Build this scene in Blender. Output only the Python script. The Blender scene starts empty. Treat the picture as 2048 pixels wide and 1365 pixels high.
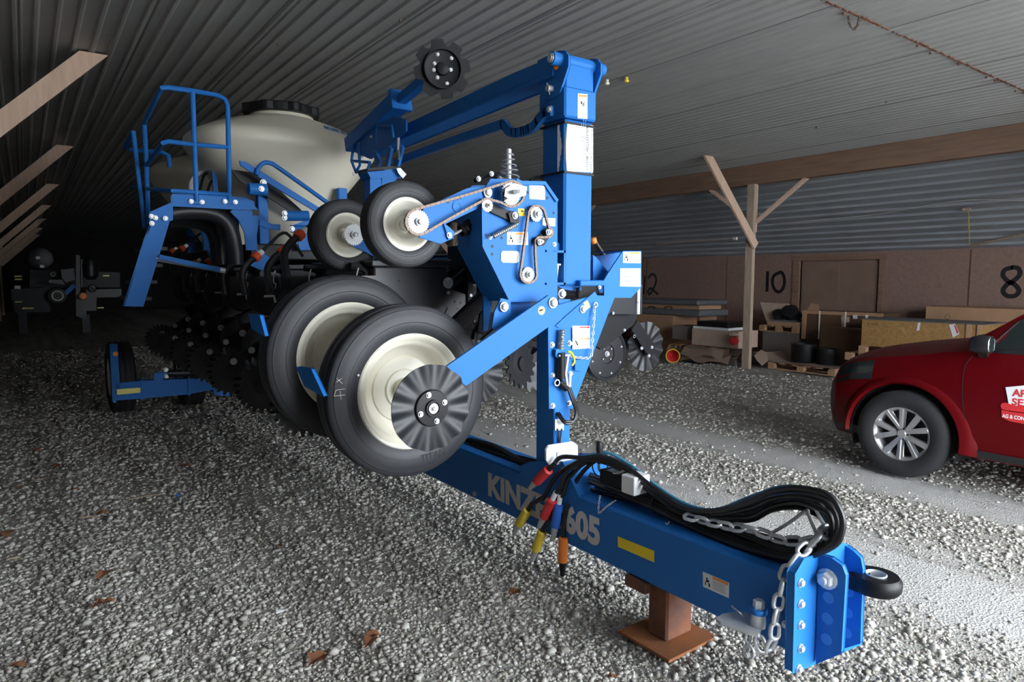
import bpy, bmesh, math, random
import numpy as np
from mathutils import Vector, Matrix, Quaternion
random.seed(7)
SC = bpy.context.scene
COL = SC.collection
PI = math.pi

# ------------------------------------------------------------------ camera
F_PX = 1338.8; PITCH = 0.09410; YAW = 0.6278; CAM_H = 1.65
cy_, sy_, cp_, sp_ = math.cos(YAW), math.sin(YAW), math.cos(PITCH), math.sin(PITCH)
FW = Vector((sy_*cp_, cy_*cp_, -sp_)); RT = Vector((cy_, -sy_, 0)); DN = FW.cross(RT)
EYE = Vector((0, 0, CAM_H))
cam = bpy.data.cameras.new('camera'); cam_o = bpy.data.objects.new('camera', cam); COL.objects.link(cam_o)
cam.sensor_width = 36.0; cam.lens = 36.0*F_PX/2048.0; cam.clip_start = 0.05; cam.clip_end = 200
cam_o.matrix_world = Matrix(((RT.x, -DN.x, -FW.x, EYE.x), (RT.y, -DN.y, -FW.y, EYE.y), (RT.z, -DN.z, -FW.z, EYE.z), (0, 0, 0, 1)))
SC.camera = cam_o

def at(x, y, X=None, Y=None, Z=None):
    """photo pixel -> point on a real plane of the place"""
    d = FW + RT*((x-1024)/F_PX) + DN*((y-682.5)/F_PX)
    if X is not None: t = X/d.x
    elif Y is not None: t = Y/d.y
    else: t = (Z-CAM_H)/d.z
    return EYE + d*t

# ------------------------------------------------------------------ light: overcast sky through the open end of the barn
w = bpy.data.worlds.new('overcast_sky'); SC.world = w; w.use_nodes = True
bg = w.node_tree.nodes['Background']; bg.inputs[0].default_value = (0.86, 0.93, 1.0, 1); bg.inputs[1].default_value = 17.0
DOOR = dict(x0=1.7, x1=8.6, z1=3.4, y=-2.6)
pl = bpy.data.lights.new('doorway_portal', 'AREA'); pl.shape = 'RECTANGLE'
pl.size = DOOR['x1']-DOOR['x0']; pl.size_y = DOOR['z1']; pl.cycles.is_portal = True
pl_o = bpy.data.objects.new('doorway_portal', pl); COL.objects.link(pl_o)
pl_o.location = ((DOOR['x0']+DOOR['x1'])/2, DOOR['y'], DOOR['z1']/2); pl_o.rotation_euler = (PI/2, 0, PI)
vs = SC.view_settings; vs.view_transform = 'Standard'; vs.look = 'None'; vs.gamma = 1.0; vs.use_curve_mapping = False
vs.exposure = 0.22

# ------------------------------------------------------------------ materials
MATS = {}
def mat(name, col, rough=.5, metal=0., coat=0., spec=.5, noise=None, bump=None, trans=0.):
    """noise=(scale, amount, colour2[, stretch]) bump=(scale, strength[, stretch])"""
    m = bpy.data.materials.new(name); m.use_nodes = True
    nt = m.node_tree; b = nt.nodes['Principled BSDF']
    b.inputs['Base Color'].default_value = (*col, 1); b.inputs['Roughness'].default_value = rough
    b.inputs['Metallic'].default_value = metal; b.inputs['Coat Weight'].default_value = coat
    b.inputs['Coat Roughness'].default_value = .12; b.inputs['Specular IOR Level'].default_value = spec
    if trans: b.inputs['Transmission Weight'].default_value = trans
    def coords(st):
        tc = nt.nodes.new('ShaderNodeTexCoord'); mp = nt.nodes.new('ShaderNodeMapping')
        mp.inputs['Scale'].default_value = st; nt.links.new(tc.outputs['Object'], mp.inputs['Vector']); return mp.outputs[0]
    if noise:
        n = nt.nodes.new('ShaderNodeTexNoise'); n.inputs['Scale'].default_value = noise[0]; n.inputs['Detail'].default_value = 5
        nt.links.new(coords(noise[3] if len(noise) > 3 else (1, 1, 1)), n.inputs['Vector'])
        r = nt.nodes.new('ShaderNodeValToRGB'); r.color_ramp.elements[0].position = .5-.5*noise[1]*.6; r.color_ramp.elements[1].position = .5+.5*noise[1]*.6
        r.color_ramp.elements[0].color = (*noise[2], 1); r.color_ramp.elements[1].color = (*col, 1)
        nt.links.new(n.outputs['Fac'], r.inputs['Fac']); nt.links.new(r.outputs[0], b.inputs['Base Color'])
    if bump:
        n = nt.nodes.new('ShaderNodeTexNoise'); n.inputs['Scale'].default_value = bump[0]; n.inputs['Detail'].default_value = 6
        nt.links.new(coords(bump[2] if len(bump) > 2 else (1, 1, 1)), n.inputs['Vector'])
        bp = nt.nodes.new('ShaderNodeBump'); bp.inputs['Strength'].default_value = bump[1]; bp.inputs['Distance'].default_value = .02
        nt.links.new(n.outputs['Fac'], bp.inputs['Height']); nt.links.new(bp.outputs[0], b.inputs['Normal'])
    MATS[name] = m; return m
mat('blue', (.018, .160, .50), .48, spec=.2)
mat('black_paint', (.008, .008, .010), .45, spec=.25)
mat('black_plastic', (.010, .010, .011), .5, spec=.3)
mat('black_satin', (.013, .014, .017), .42, spec=.4)
mat('black_lit_sheen', (.034, .035, .040), .36)  # paler than the other blacks: the lit sheen is put into the colour
mat('rubber', (.022, .023, .027), .55, bump=(60, .05))
mat('rubber_dull', (.019, .019, .021), .7, bump=(40, .1))
mat('hose', (.007, .007, .008), .42)
mat('hose_blue', (.05, .22, .33), .5)
mat('cream', (.80, .755, .62), .35, coat=.2)
mat('tank', (.74, .69, .56), .38)
mat('zinc', (.66, .68, .70), .36, metal=.5, noise=(30, .8, (.52, .54, .57)))
mat('zinc_white', (.62, .63, .63), .45, metal=.35)
mat('steel', (.45, .46, .47), .35, metal=.9)
mat('chain_steel', (.16, .115, .09), .5, metal=.5)
mat('galv', (.55, .56, .55), .42, metal=.5)
mat('white', (.82, .83, .84), .5)
mat('paper', (.80, .80, .83), .3)
mat('text_grey', (.68, .64, .62), .5)
mat('ink', (.012, .012, .014), .6)
mat('ink_soft', (.30, .31, .34), .6)
mat('sticker_orange', (.85, .30, .06), .5)
mat('yellow', (.93, .68, .01), .4)
mat('reflector_yellow', (.88, .82, .18), .35)
mat('plug_red', (.62, .03, .035), .45)
mat('plug_yellow', (.78, .58, .05), .45)
mat('plug_blue', (.03, .15, .62), .45)
mat('plug_orange', (.85, .22, .02), .45)
mat('orange_red', (.75, .08, .02), .45)
mat('rust', (.27, .095, .035), .85, noise=(9, 1., (.085, .05, .045)), bump=(50, .15))
mat('rust_plate', (.36, .13, .035), .9, noise=(7, 1., (.22, .085, .04)), bump=(50, .15))
mat('lumber', (.74, .53, .40), .8, noise=(5, 1., (.58, .40, .29), (6, 6, .7)), bump=(40, .1))
mat('lumber_old', (.54, .42, .32), .85, noise=(5, 1., (.36, .27, .20), (6, 6, .8)), bump=(40, .15))
mat('beam_wood', (.30, .185, .125), .85, noise=(4, 1., (.19, .115, .08), (6, .5, 6)), bump=(40, .12))
mat('sheet_metal', (.42, .42, .405), .5, metal=.1, noise=(1.5, .9, (.36, .36, .345)))
mat('sheet_metal_lean', (.42, .45, .48), .45, metal=.3, noise=(1.5, .9, (.35, .375, .40)))
mat('wall_board', (.32, .205, .165), .85, noise=(22, 1., (.225, .14, .112)), bump=(120, .15))
mat('door_board', (.28, .18, .135), .85, noise=(3, 1., (.20, .125, .09)), bump=(120, .12))
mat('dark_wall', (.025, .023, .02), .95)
mat('cardboard', (.48, .29, .17), .85, noise=(6, .9, (.40, .235, .135)))
mat('cardboard_pale', (.58, .44, .35), .85, noise=(6, .9, (.46, .34, .27)))
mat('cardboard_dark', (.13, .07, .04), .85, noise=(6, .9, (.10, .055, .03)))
mat('pallet_wood', (.52, .33, .19), .85, noise=(8, 1., (.38, .22, .12)), bump=(60, .12))
mat('pallet_grey', (.20, .17, .15), .9)
mat('car_red', (.098, .0014, .003), .40, coat=.12, spec=.10)
mat('car_black', (.012, .012, .013), .45)
mat('chrome', (.80, .80, .82), .12, metal=1.)
mat('alloy', (.62, .62, .63), .28, metal=.85)
mat('glass', (.015, .022, .022), .08)
mat('leaf', (.30, .12, .05), .8, noise=(30, 1., (.17, .07, .04)))
mat('bark', (.38, .28, .18), .85)
mat('yard', (.45, .44, .42), .95)
mat('dusty_grey', (.17, .175, .185), .6, noise=(20, 1., (.10, .105, .115)))
M = MATS

# ------------------------------------------------------------------ scene tree helpers
WLOC = {}
def empty(name, loc, parent=None):
    o = bpy.data.objects.new(name, None); o.empty_display_size = .1; COL.objects.link(o)
    loc = Vector(loc); WLOC[o] = loc
    if parent is not None: o.parent = parent; o.location = loc-WLOC[parent]
    else: o.location = loc
    return o
def tag(o, label=None, cat=None, group=None, kind=None):
    if label: o['label'] = label
    if cat: o['category'] = cat
    if group: o['group'] = group
    if kind: o['kind'] = kind
    return o
def thing(name, loc, label, cat, group=None, kind=None):
    return tag(empty(name, loc), label, cat, group, kind)
def mk(name, bm, m, parent=None, smooth=False, bevel=0., label=None, sharp=35):
    me = bpy.data.meshes.new(name)
    if bevel:
        bmesh.ops.remove_doubles(bm, verts=bm.verts[:], dist=1e-5)
        es = [e for e in bm.edges if len(e.link_faces) == 2 and e.calc_face_angle(0) > .5]
        if es: bmesh.ops.bevel(bm, geom=es, offset=bevel, segments=1, affect='EDGES', profile=.5, clamp_overlap=True)
    bmesh.ops.recalc_face_normals(bm, faces=bm.faces[:])
    co = [v.co for v in bm.verts]
    lo = Vector((min(c.x for c in co), min(c.y for c in co), min(c.z for c in co)))
    hi = Vector((max(c.x for c in co), max(c.y for c in co), max(c.z for c in co)))
    org = Vector(((lo.x+hi.x)/2, (lo.y+hi.y)/2, lo.z))
    bmesh.ops.translate(bm, verts=bm.verts[:], vec=-org)
    bm.to_mesh(me); bm.free()
    if smooth:
        me.polygons.foreach_set('use_smooth', [True]*len(me.polygons))
        me.set_sharp_from_angle(angle=math.radians(sharp))
    if m is not None:
        for x in (m if isinstance(m, (list, tuple)) else [m]): me.materials.append(M[x] if isinstance(x, str) else x)
    o = bpy.data.objects.new(name, me); COL.objects.link(o); WLOC[o] = org
    if parent is not None: o.parent = parent; o.location = org-WLOC[parent]
    else: o.location = org
    if label: o['label'] = label
    return o
def copy_obj(o, loc, parent=None):
    """copy of one object (shared mesh) with its base at world loc"""
    c = o.copy(); COL.objects.link(c); loc = Vector(loc); WLOC[c] = loc
    c.parent = parent; c.location = loc-(WLOC[parent] if parent else Vector()); return c
def kids(o): return [x for x in WLOC if x.parent == o]
def copy_tree(o, dv, parent=None):
    """copy of o, its parts and sub-parts, moved by dv"""
    dv = Vector(dv); c = o.copy(); COL.objects.link(c); WLOC[c] = WLOC[o]+dv
    p = parent if parent is not None else o.parent
    c.parent = p; c.location = WLOC[c]-(WLOC[p] if p else Vector())
    for k in kids(o): copy_tree(k, dv, c)
    return c

# ------------------------------------------------------------------ shapes into a bmesh
def B(): return bmesh.new()
def box(bm, x0, x1, y0, y1, z0, z1):
    v = [bm.verts.new((x, y, z)) for x in (x0, x1) for y in (y0, y1) for z in (z0, z1)]
    for f in ((0, 1, 3, 2), (4, 6, 7, 5), (0, 4, 5, 1), (2, 3, 7, 6), (0, 2, 6, 4), (1, 5, 7, 3)): bm.faces.new([v[i] for i in f])
    return v
def prism(bm, pts, vec):
    """polygon pts (3D) extruded by vec"""
    vec = Vector(vec); a = [bm.verts.new(p) for p in pts]; b = [bm.verts.new(Vector(p)+vec) for p in pts]; n = len(a)
    bm.faces.new(a); bm.faces.new(b[::-1])
    for i in range(n): bm.faces.new((a[i], a[(i+1) % n], b[(i+1) % n], b[i]))
    return a+b
def obox(bm, c, ax, ay, az, sx, sy, sz):
    """oriented box, centre c, unit axes, full sizes"""
    c = Vector(c); ax, ay, az = (Vector(a).normalized() for a in (ax, ay, az)); v = []
    for i in (-.5, .5):
        for j in (-.5, .5):
            for k in (-.5, .5): v.append(bm.verts.new(c+ax*i*sx+ay*j*sy+az*k*sz))
    for f in ((0, 1, 3, 2), (4, 6, 7, 5), (0, 4, 5, 1), (2, 3, 7, 6), (0, 2, 6, 4), (1, 5, 7, 3)): bm.faces.new([v[i] for i in f])
def beam(bm, p, q, wdt, hgt, up=(0, 0, 1)):
    """bar from p to q, wdt along side, hgt along up"""
    p, q = Vector(p), Vector(q); d = (q-p); L = d.length; d.normalize(); u = Vector(up)
    s = d.cross(u); s = s.normalized() if s.length > 1e-6 else Vector((1, 0, 0)); u = s.cross(d)
    obox(bm, (p+q)/2, d, s, u, L, wdt, hgt)
def smooth_path(pts, n=6):
    """Catmull-Rom through pts"""
    P = [Vector(p) for p in pts]; P = [2*P[0]-P[1]]+P+[2*P[-1]-P[-2]]; out = []
    for i in range(1, len(P)-2):
        for k in range(n):
            t = k/n; a, b, c, d = P[i-1], P[i], P[i+1], P[i+2]
            out.append(.5*((2*b)+(-a+c)*t+(2*a-5*b+4*c-d)*t*t+(-a+3*b-3*c+d)*t**3))
    out.append(P[-2]); return out
def tube(bm, pts, r, seg=8, closed=False, caps=True):
    P = [Vector(p) for p in pts]; n = len(P); rs = r if isinstance(r, (list, tuple)) else [r]*n
    def tan(i):
        if closed: return (P[(i+1) % n]-P[i-1]).normalized()
        return (P[min(i+1, n-1)]-P[max(i-1, 0)]).normalized()
    t = tan(0); u = t.orthogonal().normalized(); rings = []
    for i in range(n):
        t2 = tan(i); q = t.rotation_difference(t2); u = (q @ u); u = (u-t2*u.dot(t2)).normalized(); t = t2; v = t.cross(u)
        rings.append([bm.verts.new(P[i]+(u*math.cos(2*PI*k/seg)+v*math.sin(2*PI*k/seg))*rs[i]) for k in range(seg)])
    m = n if closed else n-1
    off = 0
    if closed:   # best twist match
        best = 1e9
        for s in range(seg):
            d = (rings[0][s].co-rings[-1][0].co).length
            if d < best: best, off = d, s
    for i in range(m):
        A, Bq = rings[i], rings[(i+1) % n]; o = off if (closed and i == n-1) else 0
        for k in range(seg): bm.faces.new((A[k], A[(k+1) % seg], Bq[(k+1+o) % seg], Bq[(k+o) % seg]))
    if caps and not closed: bm.faces.new(rings[0][::-1]); bm.faces.new(rings[-1])
def frame_of(axis):
    a = Vector(axis).normalized(); u = Vector((0, 0, 1)) if abs(a.z) < .9 else Vector((1, 0, 0))
    u = (u-a*u.dot(a)).normalized(); return a, u, a.cross(u)
def lathe(bm, c, axis, prof, seg=32, cap0=True, cap1=True, rfun=None):
    """revolve prof [(r, h)] about axis through c; rfun(theta, r, h) -> (r, h) shapes the rim"""
    c = Vector(c); a, u, v = frame_of(axis); rings = []
    for r, h in prof:
        R = []
        for k in range(seg):
            th = 2*PI*k/seg; rr, hh = rfun(th, r, h) if rfun else (r, h)
            R.append(bm.verts.new(c+a*hh+(u*math.cos(th)+v*math.sin(th))*rr))
        rings.append(R)
    for A, Bq in zip(rings, rings[1:]):
        for k in range(seg): bm.faces.new((A[k], A[(k+1) % seg], Bq[(k+1) % seg], Bq[k]))
    if cap0: bm.faces.new(rings[0][::-1])
    if cap1: bm.faces.new(rings[-1])
    return rings
def cyl(bm, p, q, r, seg=16): 
    p, q = Vector(p), Vector(q); lathe(bm, p, q-p, [(r, 0), (r, (q-p).length)], seg)
def hexbolt(bm, c, axis, r):
    a = Vector(axis).normalized(); lathe(bm, c, a, [(r*1.35, 0), (r*1.35, r*.28)], 14); lathe(bm, Vector(c)+a*r*.28, a, [(r, 0), (r, r*.7), (r*.85, r*.82)], 6)
def px_poly(pts, Y=None, X=None, Z=None): return [at(x, y, X=X, Y=Y, Z=Z) for x, y in pts]
FRONT = Vector((0, -1, 0))
def plateY(name, pts, Y, th, m, parent, bevel=.003, label=None):
    """plate whose outline shows at the photo pixels pts, standing across the bar at distance Y"""
    bm = B(); prism(bm, px_poly(pts, Y=Y), (0, th, 0)); return mk(name, bm, m, parent, bevel=bevel, label=label)
def plateX(name, pts, X, th, m, parent, bevel=.003, label=None):
    bm = B(); prism(bm, px_poly(pts, X=X), (th, 0, 0)); return mk(name, bm, m, parent, bevel=bevel, label=label)
_bolt = {}
def bolt(parent, c, axis=(0, -1, 0), r=.012, m='zinc', name='bolt'):
    c = Vector(c); key = (round(r, 4), tuple(round(a, 3) for a in axis), m, name)
    if key not in _bolt:
        bm = B(); hexbolt(bm, c, axis, r); o = mk(name, bm, m, parent, smooth=True); _bolt[key] = (o, WLOC[o]-c); return o
    o, d = _bolt[key]; return copy_obj(o, c+d, parent)
def bolts(parent, pxs, Y, r=.012, m='zinc', name='bolt'):
    for x, y in pxs: bolt(parent, at(x, y, Y=Y), (0, -1, 0), r, m, name)
def text_mesh(name, body, p, right, up, h, m, parent, bold=0., squeeze=1., align='LEFT', depth=.0006, width=None):
    cu = bpy.data.curves.new(name, 'FONT'); cu.body = body; cu.size = 1.0; cu.offset = bold; cu.extrude = 0; cu.align_x = align; cu.resolution_u = 3
    tmp = bpy.data.objects.new('tmp', cu); COL.objects.link(tmp)
    me = bpy.data.meshes.new_from_object(tmp.evaluated_get(bpy.context.evaluated_depsgraph_get()))
    bpy.data.objects.remove(tmp); bpy.data.curves.remove(cu)
    bm = B(); bm.from_mesh(me); bpy.data.meshes.remove(me)
    right = Vector(right).normalized(); up = Vector(up).normalized(); n = right.cross(up); p = Vector(p); s = h/.70
    if width:
        xa = min(v.co.x for v in bm.verts); xb = max(v.co.x for v in bm.verts); squeeze = width/((xb-xa)*s)
        for v in bm.verts: v.co.x -= xa
    for v in bm.verts: v.co = p+right*(v.co.x*s*squeeze)+up*(v.co.y*s)+n*depth
    return mk(name, bm, m, parent)
def decal(parent, quad, m='white', lines=6, header='sticker_orange', fig=True, th=.0015, n=(0, -1, 0), vert=False):
    """warning label: 4 corners (tl, tr, br, bl) as world points; header strip, figure and lines of print are thin pieces on it"""
    n = Vector(n); tl, tr, br, bl = [Vector(q) for q in quad]
    P = lambda s, t: tl+(tr-tl)*s+(bl-tl)*t
    bm = B(); prism(bm, [tl, tr, br, bl], n*th); o = mk('warning_label', bm, m, parent)
    def rect(bm, s0, s1, t0, t1, e=.0005): prism(bm, [P(s0, t0)+n*th, P(s1, t0)+n*th, P(s1, t1)+n*th, P(s0, t1)+n*th], n*e)
    if header:
        bm = B(); rect(bm, .04 if vert else .38, .96, .04, .13 if vert else .22); mk('label_header', bm, header, o)
    if fig:
        bm = B()
        if vert: rect(bm, .3, .45, .3, .42); rect(bm, .5, .6, .36, .5); rect(bm, .66, .72, .3, .5)
        else:
            rect(bm, .13, .19, .28, .38); rect(bm, .12, .24, .41, .58); rect(bm, .08, .12, .6, .8); rect(bm, .22, .28, .6, .84)
        mk('label_figure', bm, 'ink', o)
    if lines:
        bm = B()
        for i in range(lines):
            t = (.58+.36*i/lines) if vert else (.30+.62*i/lines)
            rect(bm, .1 if vert else .38, .92-.2*random.random(), t, t+(.018 if vert else .35*.62/lines))
        mk('label_print', bm, 'ink_soft', o)
    return o

# ================================================================== THE BARN
ZC = 3.6; XP = 10.38; XW = 13.0; XL = -0.78; XLW = -3.4; Y0 = DOOR['y']; Y1 = 40.0; ZWT = 2.13
BAYS = [7.12+5.05*i for i in range(-1, 7)]
# ---- floor: gravel and packed dirt, gentle ruts along the drive lane
def lane(x):      # 1 on the packed wheel lanes of the drive side
    return max(math.exp(-((x-3.95)/.62)**4), math.exp(-((x-5.62)/.48)**4))
def ground_z(x, y):
    z = .010*math.sin(x*5.1+.35*math.sin(y*.7))+.008*math.sin(x*11.3+1.3*math.sin(y*.45+2))+.006*math.sin(x*2.1+y*.9)+.004*math.sin(y*7.3+x*3.1)
    k = lane(x); z = z*(1-.8*k)-.012*k
    if x > 8.2: z += .03*min(1, (x-8.2)/1.5)*(1+.6*math.sin(y*3.1+x*4))
    return z-.014
def floor_mesh():
    xs = list(np.arange(-3.4, -1, .2))+list(np.arange(-1, 7, .055))+list(np.arange(7, 13.01, .1))
    ys = list(np.arange(-3.2, 6.5, .07))+list(np.arange(6.5, 12, .14))+list(np.arange(12, 40.3, .6))
    nx, ny = len(xs), len(ys); rng = np.random.default_rng(3)
    v = [(x, y, ground_z(x, y)+float(rng.normal(0, .0022))) for y in ys for x in xs]
    f = [(j*nx+i, j*nx+i+1, (j+1)*nx+i+1, (j+1)*nx+i) for j in range(ny-1) for i in range(nx-1)]
    me = bpy.data.meshes.new('floor'); me.from_pydata(v, [], f); me.polygons.foreach_set('use_smooth', [True]*len(f)); return me
m = bpy.data.materials.new('gravel_ground'); m.use_nodes = True; nt = m.node_tree; bs = nt.nodes['Principled BSDF']; bs.inputs['Roughness'].default_value = .95; bs.inputs['Specular IOR Level'].default_value = .15
N = nt.nodes.new; L = nt.links.new
tc = N('ShaderNodeTexCoord'); mp = N('ShaderNodeMapping'); mp.inputs['Scale'].default_value = (3.2, .35, 1); L(tc.outputs['Object'], mp.inputs[0])
n1 = N('ShaderNodeTexNoise'); n1.inputs['Scale'].default_value = 2.0; n1.inputs['Detail'].default_value = 8; L(mp.outputs[0], n1.inputs[0])
vo = N('ShaderNodeTexVoronoi'); vo.inputs['Scale'].default_value = 75; L(tc.outputs['Object'], vo.inputs[0])
n2 = N('ShaderNodeTexNoise'); n2.inputs['Scale'].default_value = 130; n2.inputs['Detail'].default_value = 3; L(tc.outputs['Object'], n2.inputs[0])
r1 = N('ShaderNodeValToRGB'); r1.color_ramp.elements[0].position = .3; r1.color_ramp.elements[1].position = .75
r1.color_ramp.elements[0].color = (.28, .26, .23, 1); r1.color_ramp.elements[1].color = (.46, .44, .405, 1); L(n1.outputs['Fac'], r1.inputs[0])
mx = N('ShaderNodeMix'); mx.data_type = 'RGBA'; mx.blend_type = 'OVERLAY'; mx.inputs[0].default_value = .45; L(r1.outputs[0], mx.inputs[6]); L(n2.outputs['Color'], mx.inputs[7])
sx = N('ShaderNodeSeparateXYZ'); L(tc.outputs['Object'], sx.inputs[0])
def bump_at(cx, wd):
    a = N('ShaderNodeMath'); a.operation = 'SUBTRACT'; L(sx.outputs[0], a.inputs[0]); a.inputs[1].default_value = cx
    b = N('ShaderNodeMath'); b.operation = 'ABSOLUTE'; L(a.outputs[0], b.inputs[0])
    c = N('ShaderNodeMapRange'); c.interpolation_type = 'SMOOTHSTEP'; L(b.outputs[0], c.inputs[0]); c.inputs[1].default_value = wd*.3; c.inputs[2].default_value = wd*1.5; c.inputs[3].default_value = 1; c.inputs[4].default_value = 0
    return c.outputs[0]
FLOOR_SHIFT = 4.8   # object origin sits at the middle of the floor
la = N('ShaderNodeMath'); la.operation = 'MAXIMUM'; L(bump_at(3.95, .52), la.inputs[0]); L(bump_at(5.62, .40), la.inputs[1])
lw = N('ShaderNodeMath'); lw.operation = 'MULTIPLY'; L(la.outputs[0], lw.inputs[0])
lr = N('ShaderNodeMapRange'); L(n1.outputs['Fac'], lr.inputs[0]); lr.inputs[1].default_value = .15; lr.inputs[2].default_value = .45; L(lr.outputs[0], lw.inputs[1])
m2 = N('ShaderNodeMix'); m2.data_type = 'RGBA'; L(lw.outputs[0], m2.inputs[0]); L(mx.outputs[2], m2.inputs[6]); m2.inputs[7].default_value = (.50, .49, .47, 1)
L(m2.outputs[2], bs.inputs['Base Color'])
ad = N('ShaderNodeMath'); ad.operation = 'ADD'; L(vo.outputs['Distance'], ad.inputs[0]); L(n2.outputs['Fac'], ad.inputs[1])
bp = N('ShaderNodeBump'); bp.inputs['Strength'].default_value = .55; bp.inputs['Distance'].default_value = .012; L(ad.outputs[0], bp.inputs['Height']); L(bp.outputs[0], bs.inputs['Normal'])
MATS['gravel_ground'] = m
fl = bpy.data.objects.new('floor', floor_mesh()); fl.data.materials.append(m); COL.objects.link(fl); WLOC[fl] = Vector(); tag(fl, 'grey gravel and packed dirt floor of the barn', kind='structure')

# ---- corrugated sheets: flat pans with narrow ridges, one object per sheet
SHW = .8064; RIB = SHW/6
def sheet_profile(w, deep=.018, step=None):
    step = step or RIB; pts = []; n = max(1, int(round(w/step))); k = step/RIB
    for i in range(n):
        x = i*step
        pts += [(x-.025*k, 0), (x-.010*k, -deep), (x+.010*k, -deep), (x+.025*k, 0)]
        if i == 0 and k == 1: pts += [(x+.031, 0), (x+.038, -deep*.8), (x+.047, -deep*.8), (x+.054, 0)]
    pts.append((n*step-.025*k, 0)); return pts
def sheet(name, origin, across, w, length, m, parent, deep=.018, step=None):
    """sheet starting at origin, ridges along +Y, 'across' is the unit vector over its width"""
    origin = Vector(origin); across = Vector(across).normalized(); nrm = across.cross(Vector((0, 1, 0))).normalized()
    if nrm.z < 0: nrm = -nrm
    bm = B(); rows = []
    for yy in (0, length):
        rows.append([bm.verts.new(origin+across*s+nrm*h+Vector((0, yy, 0))) for s, h in sheet_profile(w, deep, step)])
    for i in range(len(rows[0])-1): bm.faces.new((rows[0][i], rows[0][i+1], rows[1][i+1], rows[1][i]))
    return mk(name, bm, m, parent)
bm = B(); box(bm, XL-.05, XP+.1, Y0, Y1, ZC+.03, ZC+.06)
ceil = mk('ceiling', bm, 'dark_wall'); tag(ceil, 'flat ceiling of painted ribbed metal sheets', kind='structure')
ybreaks = [Y0, 2.72, 8.7, 14.7, 20.7, 26.7, 33.0, Y1]
ncol = int(math.ceil((XP-XL)/SHW))
for j in range(len(ybreaks)-1):
    for i in range(ncol):
        x0 = XL+.02+i*SHW; ww = min(SHW, XP-x0)
        if ww < RIB: continue
        sheet('metal_sheet', (x0, ybreaks[j]-(.02 if j else 0), ZC+.016+(.003 if (i+j) % 2 else 0)+(0 if j % 2 else .002)), (1, 0, 0), ww, ybreaks[j+1]-ybreaks[j]+(.02 if j else 0), 'sheet_metal', ceil)
rnd = random.Random(4)
bm = B(); xx = 3.6
while xx < 10.2:
    w_ = rnd.uniform(.03, .12); prism(bm, [Vector((xx, 2.69+rnd.uniform(-.012, .004), ZC-.004)), Vector((xx+w_, 2.69+rnd.uniform(-.012, .004), ZC-.004)), Vector((xx+w_, 2.705, ZC-.004)), Vector((xx, 2.705, ZC-.004))], (0, 0, .006)); xx += w_+rnd.uniform(.0, .06)
tag(mk('seam_rust', bm, 'rust', ceil), kind='stuff')
for k in range(16):
    xx = rnd.uniform(4.2, 9.8); bm = B(); q = Vector((xx, 2.70+rnd.uniform(-.03, .03), ZC-.012)); d_ = rnd.uniform(.012, .04); prism(bm, [q, q+Vector((d_, .004, -.004)), q+Vector((d_*.8, .02, -.008)), q+Vector((.004, .018, .0))], (0, 0, .008)); mk('rust_flake', bm, 'rust', ceil)
# lean-to roofs on both sides
def lean(name, xa, za, xb, zb, label, m):
    bm = B(); d = Vector((xb-xa, 0, zb-za)); nrm = Vector((0, 1, 0)).cross(d).normalized(); nrm = nrm if nrm.z > 0 else -nrm
    prism(bm, [Vector((xa, Y0, za))+nrm*.03, Vector((xb, Y0, zb))+nrm*.03, Vector((xb, Y0, zb))+nrm*.06, Vector((xa, Y0, za))+nrm*.06], (0, Y1-Y0, 0))
    o = mk(name, bm, 'dark_wall'); tag(o, label, kind='structure'); L_ = d.length; n = int(math.ceil(L_/SHW))
    for j, (ya, yb) in enumerate(((Y0, 3.4), (3.4, 9.4), (9.4, 15.4), (15.4, 21.4), (21.4, Y1))):
        for i in range(n):
            s = i*SHW; ww = min(SHW, L_-s)
            if ww < RIB: continue
            sheet('metal_sheet', Vector((xa, ya, za))+d.normalized()*s+nrm*(.016+.002*((i+j) % 2)), d, ww, yb-ya+.02, m, o, .034, SHW/4)
    return o
lean('ceiling_right', XP+.02, 3.55, XW, ZWT, 'sloping ribbed metal ceiling between the beam and the brown wall', 'sheet_metal_lean')
lean('ceiling_left', XL-.02, 3.55, XLW, ZWT, 'sloping ribbed metal ceiling over the dark aisle beside the braced posts', 'sheet_metal_lean')
# ---- walls
def wall(name, x0, x1, y0, y1, z0, z1, m, label):
    bm = B(); box(bm, x0, x1, y0, y1, z0, z1); o = mk(name, bm, m); return tag(o, label, kind='structure')
dY0, dY1, dZ = 6.10, 7.90, 2.0
bm = B(); box(bm, XW, XW+.1, Y0, dY0, -.1, ZWT+.12); box(bm, XW, XW+.1, dY1, Y1, -.1, ZWT+.12); box(bm, XW, XW+.1, dY0, dY1, dZ, ZWT+.12); box(bm, XW+.1, XW+.14, Y0, Y1, -.1, ZWT+.12)
wr = tag(mk('wall_right', bm, 'wall_board'), 'brown chipboard wall with black painted numbers', kind='structure')
for yy in (-.2, 2.24, 4.68, 9.56, 12.0, 14.44, 16.88):
    bm = B(); box(bm, XW-.004, XW+.002, yy-.01, yy+.01, 0, ZWT); mk('board_joint', bm, 'cardboard_dark', wr)
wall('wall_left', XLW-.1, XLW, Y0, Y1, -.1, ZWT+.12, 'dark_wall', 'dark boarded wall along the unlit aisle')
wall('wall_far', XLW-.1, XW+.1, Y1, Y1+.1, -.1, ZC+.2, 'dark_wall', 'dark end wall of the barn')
bm = B(); D = DOOR
box(bm, XLW-.1, D['x0'], Y0-.1, Y0, -.1, ZC+.2); box(bm, D['x1'], XW+.1, Y0-.1, Y0, -.1, ZC+.2); box(bm, D['x0'], D['x1'], Y0-.1, Y0, D['z1'], ZC+.2)
tag(mk('wall_front', bm, 'wall_board'), 'end wall of the barn around the big open doorway', kind='structure')
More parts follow.
